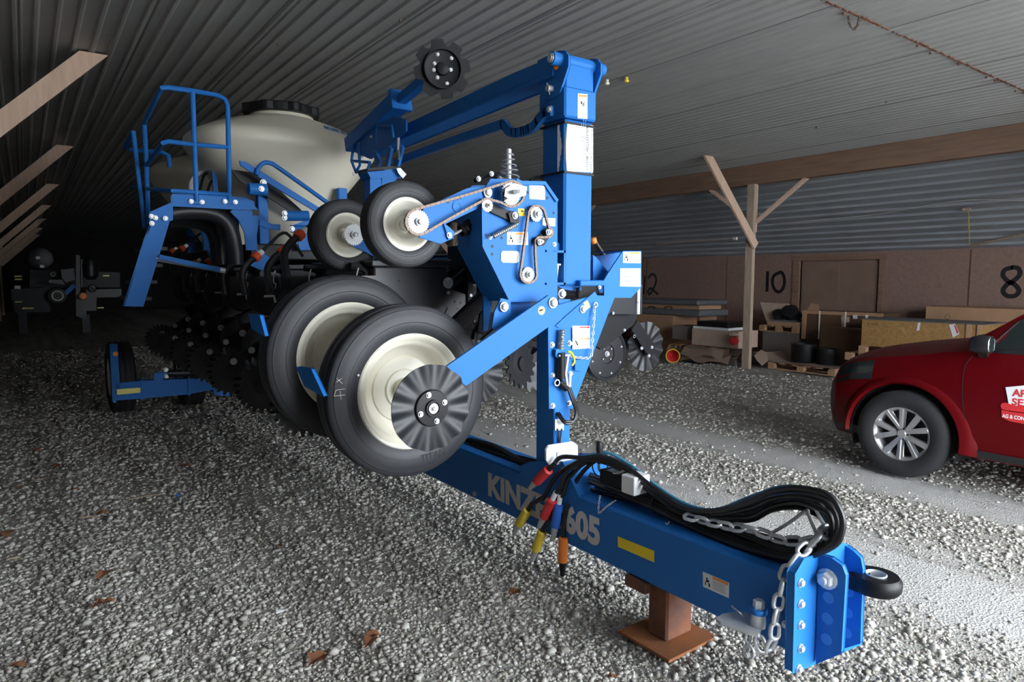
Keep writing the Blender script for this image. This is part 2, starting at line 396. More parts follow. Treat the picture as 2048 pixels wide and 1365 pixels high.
bm = B(); box(bm, -30, 40, -50, Y0-.1, -.12, -.04); tag(mk('ground_outside', bm, 'yard'), 'gravel yard outside the open barn door', kind='structure')
# numbers painted on the wall (strokes traced on the wall plane)
def painted(name, strokes, wd=.045):
    bm = B()
    for s in strokes:
        P = smooth_path([at(x, y, X=XW) for x, y in s], 5) if len(s) > 2 else [at(x, y, X=XW) for x, y in s]
        rows = []
        for i, p in enumerate(P):
            t = (P[min(i+1, len(P)-1)]-P[max(i-1, 0)]).normalized(); n = t.cross(Vector((1, 0, 0))).normalized()*wd/2
            rows.append((bm.verts.new(Vector((XW-.003, p.y, p.z))+n), bm.verts.new(Vector((XW-.003, p.y, p.z))-n)))
        for a, b in zip(rows, rows[1:]): bm.faces.new((a[0], b[0], b[1], a[1]))
    return mk(name, bm, 'ink', wr)
painted('painted_number', [[(1535.5, 543), (1534, 584)], [(1560, 545), (1548, 552), (1545, 566), (1550, 580), (1559, 584), (1567, 575), (1569, 560), (1565, 547), (1558, 544)]], .07)
painted('painted_number', [[(1290, 552), (1287, 590)], [(1297, 557), (1303, 549), (1311, 553), (1312, 565), (1306, 580), (1299, 589), (1296, 583), (1302, 577), (1309, 583), (1316, 589)]], .06)
painted('painted_number', [[(2026, 535), (2010, 540), (2006, 551), (2015, 562), (2030, 570), (2038, 582), (2030, 592), (2014, 592), (2006, 582), (2014, 570), (2030, 560), (2040, 548), (2036, 537), (2022, 535)]], .07)
# door
dr = tag(empty('door_1', (XW, (dY0+dY1)/2, 0)), 'brown boarded door in the chipboard wall between numbers 10 and 8', kind='structure')
bm = B(); box(bm, XW+.03, XW+.07, dY0+.11, dY1-.16, 0, dZ-.02); mk('door_panel', bm, 'door_board', dr)
for (a, b, c, d) in ((dY1-.13, dY1+.02, 0, dZ), (dY0-.02, dY0+.07, 0, dZ)):
    bm = B(); box(bm, XW-.025, XW+.03, a, b, c, d); mk('door_jamb', bm, 'beam_wood', dr)
bm = B(); box(bm, XW-.02, XW+.03, dY0-.05, dY1+.05, dZ, dZ+.10); mk('door_header', bm, 'beam_wood', dr)
bm = B(); box(bm, XW-.02, XW+.08, dY0, dY1, -.1, .03); mk('door_gap_block', bm, 'lumber_old', dr)  # added unseen below the door to keep outside light from leaking in
bm = B(); box(bm, XW+.026, XW+.034, 6.93, 6.97, 0, dZ-.05); mk('door_batten', bm, 'wall_board', dr)
# ---- posts, beams, braces
def side(xp, s, label_side):
    """s=-1: braces lean from the post towards smaller x"""
    bm = B(); bmw = B()
    box(bm, xp-.03, xp+.12 if s < 0 else xp+.03, Y0, Y1, 3.27, ZC+.05) if s < 0 else box(bm, xp-.12, xp+.03, Y0, Y1, 3.27, ZC+.05)
    bmw.free(); tag(mk('beam', bm, 'beam_wood'), 'long brown timber beam carried by posts on the %s side' % label_side, kind='structure')
    for i, y in enumerate(BAYS):
        bm = B(); box(bm, xp-.08, xp+.0, y-.06, y+.08, -.05, 3.27); tag(mk('post', bm, 'lumber_old'), 'rough timber post holding up the beam on the %s side' % label_side, kind='structure')
        bm = B(); box(bm, xp+.02, xp+.09, y-.02, y+.05, 2.45, 3.27) ; tag(mk('post_plank', bm, 'lumber'), 'short timber plank nailed behind a post under the beam', kind='structure')
        # knee brace up to the ceiling
        bm = B(); x0, z0 = xp-.02, 2.20; x1, z1 = xp+s*1.38, ZC
        d = Vector((x1-x0, 0, z1-z0)).normalized(); pr = Vector((-d.z, 0, d.x))
        a = Vector((x0, y-.10, z0)); q = Vector((x1, y-.10, z1)); h = .075
        cut = lambda v: v+d*((ZC-v.z)/d.z)
        prism(bm, [a-pr*h, a+pr*h, cut(q+pr*h), cut(q-pr*h)], (0, .04, 0))
        tag(mk('brace', bm, 'lumber'), 'pale lumber knee brace from a post up to the ribbed ceiling', kind='structure')
        if s < 0:
            for sg in (-1, 1):
                bm = B(); beam(bm, (xp+.045, y+sg*.03, 2.62), (xp+.045, y+sg*.95, 3.28), .04, .10, (1, 0, 0)); tag(mk('brace', bm, 'lumber'), 'lumber brace from post up to the beam', kind='structure')
side(XP, -1, 'number wall'); side(XL, 1, 'dark aisle')

# ================================================================== THE PLANTER
P = thing('row_crop_planter', (2.33, 6.0, 0), 'blue folded row crop planter with cream tanks, black row units and a long low tongue', 'planter')
TX = 2.20; TX2 = 2.47; TZ0, TZ1 = .275, .56
# ---- tongue
bm = B(); box(bm, TX, TX2, 1.27, 9.2, TZ0, TZ1); tongue = mk('tongue', bm, 'blue', P, bevel=.012)
def tface(x, y): return at(x, y, X=TX)
a, b = tface(976.4, 988.6), tface(1094, 1038); hh = (tface(985, 950.4).z-a.z)
text_mesh('lettering', 'KINZE', a, (0, -1, 0), (0, 0, 1), hh, 'text_grey', tongue, bold=.05, width=a.y-b.y)
a2 = tface(1108, 1046); b2 = tface(1200, 1086)
text_mesh('lettering', '3605', Vector((TX, a2.y, a.z)), (0, -1, 0), (0, 0, 1), hh, 'text_grey', tongue, bold=.05, width=a2.y-b2.y)
q = [tface(x, y) for x, y in ((1236, 1073.5), (1308.5, 1102.5), (1308.5, 1125.5), (1236.5, 1094))]
bm = B(); prism(bm, q, (-.002, 0, 0)); mk('reflector', bm, 'yellow', tongue, label='yellow reflective strip')
decal(tongue, [tface(x, y) for x, y in ((1406, 1144), (1458.5, 1166), (1458, 1197), (1406.5, 1174))], lines=8, n=(-1, 0, 0))
bolt(tongue, tface(950, 988), (-1, 0, 0), .012)
bm = B(); tube(bm, smooth_path([tface(1335, 1045)+Vector((-.012, 0, 0)), tface(1340, 1048)+Vector((-.016, 0, 0)), tface(1343, 1042)+Vector((-.014, 0, 0))], 4), .003, 6); mk('tie_ring', bm, 'steel', tongue)
# saddle under the transport leg
bm = B(); prism(bm, px_poly([(1040, 935), (1060, 925), (1125, 925), (1160, 1000), (1145, 1010), (1040, 960)], X=2.195), (.28, 0, 0)); mk('leg_saddle', bm, 'blue', tongue, bevel=.004)

# ---- hitch at the tongue end
HY = 1.25
hitch = empty('hitch', (2.36, HY, .2), P)
bm = B(); prism(bm, px_poly([(1635, 1109.6), (1608.6, 1119), (1591, 1149.7), (1586, 1347), (1724, 1288.5), (1726, 1126), (1697, 1091), (1683, 1088)], Y=HY), (0, .032, 0)); mk('hitch_flange', bm, 'blue', hitch, bevel=.003)
def lug(X, pxs, holes):
    bm = B(); prism(bm, px_poly(pxs, X=X), (.022, 0, 0)); o = mk('hitch_lug', bm, 'blue', hitch, bevel=.003)
    for c in holes:
        bm = B(); lathe(bm, at(*c, X=X)+Vector((-.001, 0, 0)), (-1, 0, 0), [(.021, 0), (.021, .0012)], 20); mk('adjusting_hole', bm, 'blue_lit', o)  # flat disc; the brightness in the hole is put into its paler blue
mat('blue_lit', (.045, .24, .62), .4)
lug(2.285, [(1638, 1112), (1662, 1118), (1683, 1133), (1690, 1152), (1681, 1307), (1633, 1327)], [(1657, 1196), (1655, 1238), (1653, 1279)])
X2 = 2.475
lug(X2, [(1688, 1092), (1706, 1104), (1720, 1118), (1724, 1140), (1719, 1287), (1676, 1300)], [(1697, 1184), (1695, 1226), (1693, 1266)])
for y in (1166, 1208, 1250, 1297, 1338): bolt(hitch, at(1600.5 if y < 1300 else 1596.5, y, Y=HY), (0, -1, 0), .0125)
for y in (1120, 1165): bolt(hitch, at(1571, y+85, X=TX-.004), (-1, 0, 0), .011)
c = at(1655, 1158, X=2.285); bm = B(); hexbolt(bm, c, (-1, 0, 0), .028); lathe(bm, c+Vector((-.024, 0, 0)), (-1, 0, 0), [(.016, 0), (.016, .016), (.013, .019)], 16); mk('hitch_pin', bm, 'zinc', hitch, smooth=True)
# hitch ring: black forged eye with steel bushing
rc = Vector((2.42, 1.085, .50)); rc = at(1751, 1165, Z=.515)
bm = B(); seg = 36
lathe(bm, rc-Vector((0, 0, .03)), (0, 0, 1), [(.037, 0), (.078, 0), (.088, .012), (.090, .03), (.088, .048), (.078, .06), (.037, .06), (.037, 0)], seg, False, False)
shank = [rc+Vector((dx, dy, 0)) for dx, dy in ((-.085, .02), (-.085, .20), (.03, .20), (.075, .03))]
for v in (prism(bm, [p-Vector((0, 0, .024)) for p in shank], (0, 0, .048)),): pass
ring = mk('hitch_ring', bm, 'black_paint', hitch, smooth=True)
bm = B(); lathe(bm, rc-Vector((0, 0, .033)), (0, 0, 1), [(.027, 0), (.037, 0), (.038, .066), (.035, .068), (.029, .062), (.027, 0)], 32, False, False); mk('bushing', bm, 'galv', ring, smooth=True)
bm = B(); s = rc+Vector((-.03, .13, .0245)); prism(bm, [s+Vector((-.045, -.018, 0)), s+Vector((.03, -.018, 0)), s+Vector((.03, .022, 0)), s+Vector((-.045, .022, 0))], (0, 0, .001)); mk('ring_label', bm, 'reflector_yellow', ring)
# latch pin with clevis hanging beside the tongue
lt = empty('storage_pin', (2.1, 1.5, .2), P)
c0 = at(1517, 1228, X=2.13)
bm = B(); lathe(bm, c0+Vector((0, 0, .022)), (0, 0, 1), [(.021, 0), (.021, .028), (.017, .031)], 6); mk('pin_head', bm, 'zinc', lt)
bm = B(); lathe(bm, c0+Vector((0, 0, .003)), (0, 0, 1), [(.031, 0), (.033, .004), (.033, .015), (.031, .019)], 24); mk('spacer_ring', bm, 'blue', lt, smooth=True)
bm = B(); lathe(bm, c0+Vector((0, 0, -.05)), (0, 0, 1), [(.026, 0), (.028, .02), (.025, .052)], 24); mk('pin_barrel', bm, 'zinc', lt, smooth=True)
bm = B(); prism(bm, px_poly([(1437, 1235), (1446, 1229), (1475, 1224), (1505, 1228), (1522, 1250), (1518, 1268), (1495, 1262), (1460, 1250), (1440, 1243)], Z=c0.z-.045), (0, 0, -.014)); mk('latch_plate', bm, 'zinc', lt, bevel=.003)
bm = B(); tube(bm, smooth_path([c0+Vector((-.02, .05, -.03)), c0+Vector((-.05, .045, .0)), c0+Vector((-.055, .075, .012)), c0+Vector((-.03, .09, .0))], 5), .003, 6); mk('hairpin_clip', bm, 'steel', lt, smooth=True)

# ---- heavy chain: one link mesh, copied
def link_mesh(L, Wd, r, m):
    bm = B(); pts = []; h = (L-Wd)/2; R_ = Wd/2-r; n = 6
    for k in range(n+1): a = -PI/2+PI*k/n; pts.append((h+R_*math.cos(a), R_*math.sin(a), 0))
    for k in range(n+1): a = PI/2+PI*k/n; pts.append((-h+R_*math.cos(a), R_*math.sin(a), 0))
    tube(bm, pts, r, 7, closed=True)
    me = bpy.data.meshes.new('chain_link'); bm.to_mesh(me); bm.free(); me.polygons.foreach_set('use_smooth', [True]*len(me.polygons)); me.materials.append(M[m]); return me
def chain(name, parent, path, L=.074, Wd=.050, r=.0082, m='zinc', twist0=0):
    P_ = [Vector(p) for p in path]; root = empty(name, P_[0], parent); me = link_mesh(L, Wd, r, m); step = L-2*r*1.15
    acc = [0]; 
    for a, b in zip(P_, P_[1:]): acc.append(acc[-1]+(b-a).length)
    n = int(acc[-1]/step); j = 0
    for i in range(n):
        s = (i+.5)*step
        while acc[j+1] < s: j += 1
        a, b = P_[j], P_[j+1]; c = a+(b-a)*((s-acc[j])/(acc[j+1]-acc[j])); d = (b-a).normalized()
        o = bpy.data.objects.new('chain_link', me); COL.objects.link(o); o.parent = root; WLOC[o] = c
        qd = d.to_track_quat('X', 'Z') @ Quaternion((1, 0, 0), (PI/2 if (i+twist0) % 2 else 0)+PI/5+random.uniform(-.2, .2))
        o.rotation_mode = 'QUATERNION'; o.rotation_quaternion = qd; o.location = c-WLOC[root]
    return root
cp = [at(1370, 1032, X=2.24), at(1400, 1040, X=2.25), at(1450, 1052, X=2.26), at(1510, 1062, X=2.27), at(1560, 1080, X=2.29), at(1610, 1082, X=2.32), at(1648, 1070, X=2.34), at(1652, 1062, X=2.32), at(1625, 1085, X=2.26), at(1597, 1110, X=2.20), at(1575, 1140, X=2.165), at(1563, 1175, X=2.15), at(1556, 1215, X=2.14), at(1551, 1245, X=2.135), at(1549, 1270, X=2.13), at(1537, 1297, X=2.125), at(1522, 1290, X=2.12), at(1518, 1262, X=2.115)]
chain('safety_chain', P, smooth_path(cp, 8))
chain('safety_chain', P, smooth_path([at(1655, 1075, X=2.36), at(1668, 1066, X=2.34), at(1640, 1075, X=2.28), at(1618, 1100, X=2.25), at(1640, 1085, X=2.33)], 8))
chain('clevis_chain', P, [at(1497, 1268, X=2.10), at(1495, 1295, X=2.10), at(1494, 1312, X=2.10)], .045, .03, .005)
bm = B(); cc = at(1498, 1306, X=2.09); tube(bm, smooth_path([cc+Vector((0, .0, .03)), cc+Vector((0, .018, .015)), cc+Vector((0, .016, -.012)), cc+Vector((0, 0, -.022)), cc+Vector((0, -.016, -.012)), cc+Vector((0, -.018, .015)), cc+Vector((0, -.002, .03))], 4), .0055, 8); hexbolt(bm, cc+Vector((-.01, 0, -.005)), (-1, 0, 0), .009); mk('shackle', bm, 'zinc', P, smooth=True)
# hose guide: bent steel rods standing on the tongue end
bm = B()
tube(bm, smooth_path([at(1545, 1066, X=2.33), at(1580, 1045, X=2.32), at(1612, 1022, X=2.31), at(1617, 1030, X=2.30), at(1630, 1062, X=2.29), at(1640, 1085, X=2.29)], 5), .0065, 8)
tube(bm, smooth_path([at(1628, 1015, X=2.36), at(1632, 1020, X=2.35), at(1645, 1045, X=2.34), at(1660, 1065, X=2.34), at(1680, 1070, X=2.36), at(1688, 1055, X=2.38), at(1683, 1040, X=2.39), at(1678, 1020, X=2.4)], 5), .0065, 8)
mk('hose_guide', bm, 'galv', P, smooth=True)

# ---- hydraulic hoses lying on the tongue
def hose(px, r=.0115, m='hose', parent=P, name='hose', n=7):
    """px: list of (x, y, X) - photo pixel and the lengthwise plane it runs in"""
    bm = B(); tube(bm, smooth_path([at(x, y, X=X) for x, y, X in px], n), r, 9); return mk(name, bm, m, parent, smooth=True)
loopR = [(1500, 1003), (1545, 982), (1595, 977), (1638, 990), (1660, 1022), (1664, 1058), (1648, 1092)]
cpl = [((1105, 932), 'plug_red', (1085, 952), (1058, 978)), ((1085, 1000), 'plug_yellow', (1047, 1035), (1040, 1068)), ((1118, 985), 'plug_red', (1096, 1018), (1086, 1050)), ((1100, 1040), 'plug_yellow', (1078, 1082), (1072, 1118)), ((1123, 995), 'plug_blue', (1114, 1032), (1110, 1072)), ((1128, 1040), 'plug_orange', (1126, 1100), (1125, 1140))]
for i, (top, cm, mid, end) in enumerate(cpl):
    Xa = 2.12+.014*i; k = (0, 5, 11, 2, 8, 14)[i]*1.15; R3 = random.Random(i)
    st = [(top[0], top[1], Xa), ((top[0]+1165)/2-12+i*3, (top[1]+918)/2-10, Xa+.03), (1165+i*5, 916+k*.4, 2.2+.012*i), (1205+i*4, 914+k, 2.24+.012*i), (1250, 932+k, 2.25+.015*i), (1305, 975+k, 2.25+.015*i), (1365, 1015+k*.9, 2.25+.015*i), (1430, 1022+k, 2.25+.015*i)]
    st += [(x+(20-k*1.6 if x > 1600 else 0)*(x-1560)/100, y+k*2.3*(1 if x < 1640 else .3)+R3.uniform(-2, 2), 2.25+.03*i) for x, y in loopR]
    st += [(1590, 1118-k, 2.27+.015*i), (1500, 1100-k, 2.27+.015*i), (1400, 1062-k, 2.27+.012*i), (1280, 1005-k, 2.27+.012*i), (1180, 965-k, 2.28+.012*i)]
    if i in (1, 3): st[1:1] = []
    hose(st)
    a, b_, e = at(*top, X=Xa), at(*mid, X=Xa-.004), at(*end, X=Xa-.006)
    d = (a-e).normalized(); Lc = (a-e).length
    g = empty('hose_coupler', e, P)
    bm = B(); R_ = .0265; K = 1.75
    prof = [(R_*.72, 0)]
    for t in range(9): prof += [(R_*(1.0 if t % 2 else .93), .004+t*.0135)]
    prof += [(R_*.97, .130), (R_*.6, .136)]
    m0 = b_-d*.068; lathe(bm, m0, d, prof, 16); mk('grip_sleeve', bm, cm, g, smooth=True)
    bm = B(); lathe(bm, m0-d*.075, d, [(.009, 0), (.013, .006), (.013, .027), (.016, .03), (.016, .05), (.018, .053), (.018, .077)], 14); mk('coupler_tip', bm, 'galv' if cm != 'plug_orange' else 'black_paint', g, smooth=True)
    bm = B(); cyl(bm, m0+d*.13, m0+d*.19, .0135, 10); mk('hose_ferrule', bm, 'white' if i in (2, 4) else 'hose', g, smooth=True)
    bm = B(); tube(bm, [m0+d*.18, a+d*.03], .0118, 8); mk('hose_end', bm, 'hose', g, smooth=True)
for k in range(6):
    dz = (0, 3, 6, 9, 4, 7)[k]*2.2; xx = 2.30+.03*k; e = (14, 4, -6, 20, -2, 9)[k]
    hose([(900+k*4, 880-dz*.4, xx), (1000, 912-dz*.4, xx), (1100, 950-dz, xx), (1200, 985-dz, xx), (1300, 1010-dz*.5, xx), (1400, 1040-dz*.4, xx), (1480, 1070-dz*.5, xx), (1560, 1100-dz, xx), (1625, 1105-dz, xx), (1655+e, 1075, xx), (1664+e, 1030+dz, xx), (1640+e, 992+dz, xx), (1580, 976+dz*1.2, xx), (1500, 1002+dz*1.2, xx), (1420, 1030+dz, xx), (1340, 1010+dz*.5, xx), (1270, 960+dz, xx)], .0115)
hose([(1150, 918, 2.33), (1210, 906, 2.38), (1260, 930, 2.42), (1310, 970, 2.42), (1370, 1008, 2.42), (1430, 1020, 2.42), (1500, 995, 2.41), (1560, 975, 2.40), (1610, 978, 2.38), (1640, 1005, 2.37), (1652, 1050, 2.36)], .008, 'hose_blue')
for k, (x, y) in enumerate(((1318, 1008), (1200, 932))):
    c = at(x, y, X=2.31); bm = B(); lathe(bm, c+Vector((0, -.004, 0)), (0, 1, -.2), [(.050, 0), (.053, 0), (.053, .007), (.050, .007), (.050, 0)], 20, False, False); mk('cable_tie', bm, 'black_plastic', P)
# dark rubber cover lying on the tongue top behind the leg
bm = B(); tube(bm, smooth_path([at(940, 890, X=2.36), at(990, 905, X=2.36), at(1040, 935, X=2.34), at(1080, 960, X=2.32)], 5), .05, 10); mk('hose_cover', bm, 'black_plastic', P, smooth=True)
# crank handle and its little white box
bm = B(); a = at(1198, 938, X=2.27); up = Vector((0, 0, 1))
tube(bm, smooth_path([a+Vector((0, 0, .03)), a, at(1206, 946, X=2.27), at(1232, 948, X=2.27), at(1262, 938, X=2.27), at(1268, 950, X=2.27), at(1268, 962, X=2.27)], 5), .007, 8); ck = mk('crank', bm, 'steel', P, smooth=True)
bm = B(); lathe(bm, at(1198, 928, X=2.27), (0, 0, 1), [(.009, 0), (.013, .01), (.011, .02), (.0145, .035), (.0125, .05), (.017, .07), (.0175, .105), (.014, .112)], 14); mk('crank_grip', bm, 'black_plastic', ck, smooth=True)
bm = B(); q = at(1262, 968, X=2.245); box(bm, q.x-.03, q.x+.075, q.y-.05, q.y+.035, q.z-.043, q.z+.043); mk('valve_block', bm, 'white', ck, bevel=.004)
bm = B(); q = at(1215, 960, X=2.26); box(bm, q.x, q.x+.09, q.y-.09, q.y+.06, q.z-.03, q.z+.04); bx_ = mk('control_box', bm, 'black_plastic', P, bevel=.006)
bm = B(); prism(bm, [q+Vector((.01, -.06, .0405)), q+Vector((.01, .02, .0405)), q+Vector((.05, .02, .0405)), q+Vector((.05, -.06, .0405))], (0, 0, .001)); mk('box_label', bm, 'paper', bx_)
bm = B(); q = at(1260, 937, X=2.25)
chain('keeper_chain', P, smooth_path([at(1200, 992, X=2.19), at(1197, 1018, X=2.19), at(1199, 1026, X=2.19), at(1215, 1012, X=2.19), at(1233, 1000, X=2.19)], 6), .018, .011, .0018)
bm.free()
# white plastic plate at the foot of the leg
bm = B(); prism(bm, px_poly([(1099, 893), (1146, 886), (1154, 892), (1155, 912), (1148, 925), (1100, 930), (1094, 920), (1094, 900)], Y=2.60), (0, .012, 0)); wp = mk('white_cover', bm, 'white', P, bevel=.004)
bm = B(); prism(bm, px_poly([(1115, 905), (1136, 902), (1136, 918), (1115, 922)], Y=2.595), (0, .006, 0)); mk('cover_boss', bm, 'zinc_white', wp, bevel=.002)

# ---- toolbar and the drive end that faces the open door
YB = 2.78
tb = empty('toolbar', (2.30, YB, 1.6), P)
xa, xb = 2.233, 2.376; za, zb = 1.613, 1.797
bm = B(); t = .012   # open tube end: four walls
box(bm, xa, xb, YB, 11.6, zb-t, zb); box(bm, xa, xb, YB, 11.6, za, za+t); box(bm, xa, xa+t, YB, 11.6, za, zb); box(bm, xb-t, xb, YB, 11.6, za, zb); box(bm, xa+t, xb-t, YB+.25, YB+.27, za+t, zb-t)
mk('toolbar_tube', bm, 'blue', tb)
for k in range(7):    # lynch pins and springs kept in the tube end
    x = xa+.03+.085*random.random(); z0 = za+t+.002; bm = B(); a = Vector((x, YB+.02+.03*random.random(), z0+.006)); b = a+Vector((random.uniform(-.02, .02), random.uniform(-.02, .05), .055+.05*random.random()))
    tube(bm, [a, b], .0065 if k % 2 else .008, 8); obox(bm, b, (1, 0, 0), (0, 1, 0), (0, 0, 1), .035, .008, .008); mk('stored_pin', bm, 'zinc', tb)
# drive plate with flange
dp = empty('drive_housing', (2.1, YB, 1.5), P)
plateY('drive_plate', [(964, 388), (982, 359), (1035, 360), (1044, 366), (1091, 367), (1114, 401), (1114, 600), (1100, 601), (1058, 603), (1020, 603), (966, 493)], YB, .010, 'blue', dp)
plateY('rear_plate', [(919, 405), (945, 372), (1000, 372), (1064, 385), (1080, 600), (1030, 600), (968, 594), (919, 478)], 3.02, .010, 'blue', dp)
bm = B()
A_ = px_poly([(964, 388), (966, 493), (1020, 603)], Y=YB+.005)
for p, q in zip(A_, A_[1:]):
    prism(bm, [p, q, q+Vector((0, .235, 0)), p+Vector((0, .235, 0))], (.006, 0, 0))
mk('side_flange', bm, 'blue', dp, bevel=.002)
plateY('top_rim', [(1035, 358), (1044, 363), (1091, 364), (1116, 400), (1114, 404), (1090, 369), (1043, 369), (1034, 362)], YB-.012, .012, 'blue', dp)
bolts(dp, [(983, 348), (957, 358), (1000, 358)], 2.95, .010, 'zinc')
# drop leg of the rear plate down to the bar pivot
plateY('hanger_plate', [(968, 594), (985, 595), (975, 660), (968, 662)], 2.98, .012, 'blue', dp)
plateY('hanger_plate', [(1003, 598), (1020, 602), (1022, 640), (990, 660), (985, 655), (990, 625)], YB-.01, .012, 'blue', dp)
plateY('hanger_plate', [(1020, 603), (1058, 602), (1064, 612), (1040, 628), (1024, 640)], 2.84, .010, 'blue', dp)
bolts(dp, [(1007.5, 614)], YB-.02, .019, 'zinc_white')
for x, y in ((984.5, 493), (984, 508.5), (1003, 476), (1094.5, 396), (1107, 426), (1055, 385), (972, 470)):
    c = at(x, y, Y=YB); bm = B(); lathe(bm, c, (0, -1, 0), [(.0075, 0), (.0075, .0008)], 12); mk('bolt_hole', bm, 'ink', dp)
for q in ([(1059, 371), (1090, 372), (1090, 400), (1059, 398)], [(1086, 436), (1111, 437), (1110, 453), (1085, 451)]):
    bm = B(); prism(bm, px_poly(q, Y=YB-.001), (0, .001, 0)); mk('white_label', bm, 'paper', dp)
decal(dp, px_poly([(1014, 464), (1055, 464.5), (1056, 490.5), (1014, 489.5)], Y=YB), lines=4)
bm = B(); prism(bm, px_poly([(1036, 417), (1049, 417.5), (1049, 433), (1036.5, 432)], Y=YB-.001), (0, .001, 0)); yl = mk('caution_label', bm, 'yellow', dp)
bm = B(); prism(bm, px_poly([(1044, 420), (1048, 424), (1041, 424)], Y=YB-.0015), (0, .0005, 0)); mk('label_figure', bm, 'ink', yl)
bm = B(); prism(bm, px_poly([(1006, 503), (1035, 503.5), (1038, 507), (1037, 523), (1034, 525.5), (1006, 524.5), (1003, 521), (1003, 507)], Y=YB-.004), (0, .004, 0)); ip = mk('inspection_cover', bm, 'zinc_white', dp, bevel=.002)
for x, y, r in ((1009.5, 514, .010), (1029, 514.5, .019)):
    bm = B(); lathe(bm, at(x, y, Y=YB-.004), (0, -1, 0), [(r, 0), (r, .0015), (r*.85, .002)], 18); mk('cover_boss', bm, 'zinc_white', ip, smooth=True)

# ---- sprockets and roller chains
def sprocket(parent, px, Y, rpx, teeth, hub=.35, m='zinc_white', hubm='zinc'):
    c = at(*px, Y=Y); r = (at(px[0], px[1]-rpx, Y=Y)-c).length; g = empty('sprocket', c, parent); bm = B(); pts = []
    for k in range(teeth*4):
        a = 2*PI*k/(teeth*4); rr = r*(1.0 if k % 4 in (0, 1) else .90); pts.append(c+Vector((math.cos(a)*rr, 0, math.sin(a)*rr)))
    prism(bm, pts, (0, .006, 0)); mk('toothed_disc', bm, m, g)
    bm = B(); lathe(bm, c, (0, -1, 0), [(r*hub, 0), (r*hub, .016), (r*hub*.7, .016), (r*hub*.7, .028), (r*hub*.55, .030)], 18); mk('hub', bm, hubm, g, smooth=True)
    return g
def roller_chain(parent, pxs, Y, closed=True, pitch=.0135, m='chain_steel'):
    path = [at(x, y, Y=Y) for x, y in pxs]; n0 = len(path); S = [0]
    pts = path+[path[0]] if closed else path
    for a, b in zip(pts, pts[1:]): S.append(S[-1]+(b-a).length)
    n = int(S[-1]/pitch); bm = B(); j = 0
    for i in range(n):
        s = (i+.5)*S[-1]/n
        while S[j+1] < s: j += 1
        a, b = pts[j], pts[j+1]; c = a+(b-a)*((s-S[j])/(S[j+1]-S[j])); d = (b-a).normalized()
        w_ = .011 if i % 2 else .008
        for sg in (-1, 1): obox(bm, c+Vector((0, sg*w_/2, 0)), d, (0, 1, 0), d.cross(Vector((0, 1, 0))), pitch*(1.25 if i % 2 else 1.05), .002, .0115)
        obox(bm, c, d, (0, 1, 0), d.cross(Vector((0, 1, 0))), pitch*.45, .008, .006)
    return mk('roller_chain', bm, m, parent)
def arc(c, r, a0, a1, n=8):
    return [(c[0]+r*math.cos(math.radians(a0+(a1-a0)*k/n)), c[1]-r*math.sin(math.radians(a0+(a1-a0)*k/n))) for k in range(n+1)]
dr_ = empty('contact_drive', (1.9, YB, 1.8), P)
YA = YB-.03     # arm in front of the plate
plateY('drive_arm', [(840, 474), (881, 486.6), (906, 475.8), (903, 459.7), (888.4, 448), (953, 417), (966, 400), (960, 374.7), (935, 378), (850, 417), (835, 440)], YA, .010, 'blue', dr_)
plateY('arm_end_cover', [(903, 459.7), (888.4, 448), (890, 451), (908, 464), (906, 476)], YA-.004, .03, 'blue', dr_)
bm = B(); prism(bm, px_poly([(888, 447), (902, 459), (906, 476), (898, 479), (893, 462)], Y=YA-.012), (0, .010, 0)); mk('arm_end_tab', bm, 'blue', dr_, bevel=.002)
bolts(dr_, [(898.5, 471)], YA-.012, .010, 'zinc')
bm = B(); lathe(bm, at(914, 414, Y=YA), (0, -1, 0), [(.026, 0), (.026, .004), (.019, .004), (.019, .002), (.016, .002)], 22); mk('arm_boss', bm, 'blue', dr_, smooth=True)
for x, y in ((896, 405), (907, 400), (915, 398), (921, 396)):
    bm = B(); lathe(bm, at(x, y, Y=YA), (0, -1, 0), [(.006, 0), (.006, .0008)], 10); mk('bolt_hole', bm, 'ink', dr_)
YC = YA-.035
SA, SB, SCi = (837, 444), (1022, 388), (975, 411)
g = sprocket(dr_, SA, YC, 24.5, 28); g = sprocket(dr_, SB, YC, 23.5, 26, .42); sprocket(dr_, SCi, YC, 13.5, 13, .38)
roller_chain(dr_, arc(SA, 25.5, 105, 300, 14)+[(905, 434)]+arc(SCi, 13.5, 130, 50, 4)+[(1000, 405)]+arc(SB, 25.5, 250, 450, 12)+[(940, 388)], YC+.003)
plateY('sprocket_guard', [(1012, 378), (1030, 368), (1053, 375), (1051, 390), (1036, 394), (1020, 398), (1010, 392)], YC-.03, .005, 'zinc_white', dr_)
bm = B(); cyl(bm, at(1031, 384, Y=YC-.012), at(1031, 384, Y=YC-.07), .012, 14); cyl(bm, at(1031, 384, Y=YC-.05), at(1040, 382, Y=YC-.06), .008, 10); mk('drive_shaft', bm, 'zinc', dr_, smooth=True)
bm = B(); prism(bm, px_poly([(1006, 385), (1011, 383), (1014, 398), (1009, 402)], Y=YC-.02), (0, .01, 0)); mk('clutch_block', bm, 'black_paint', dr_)
bolts(dr_, [(975, 385.5)], YA, .018, 'zinc_white')
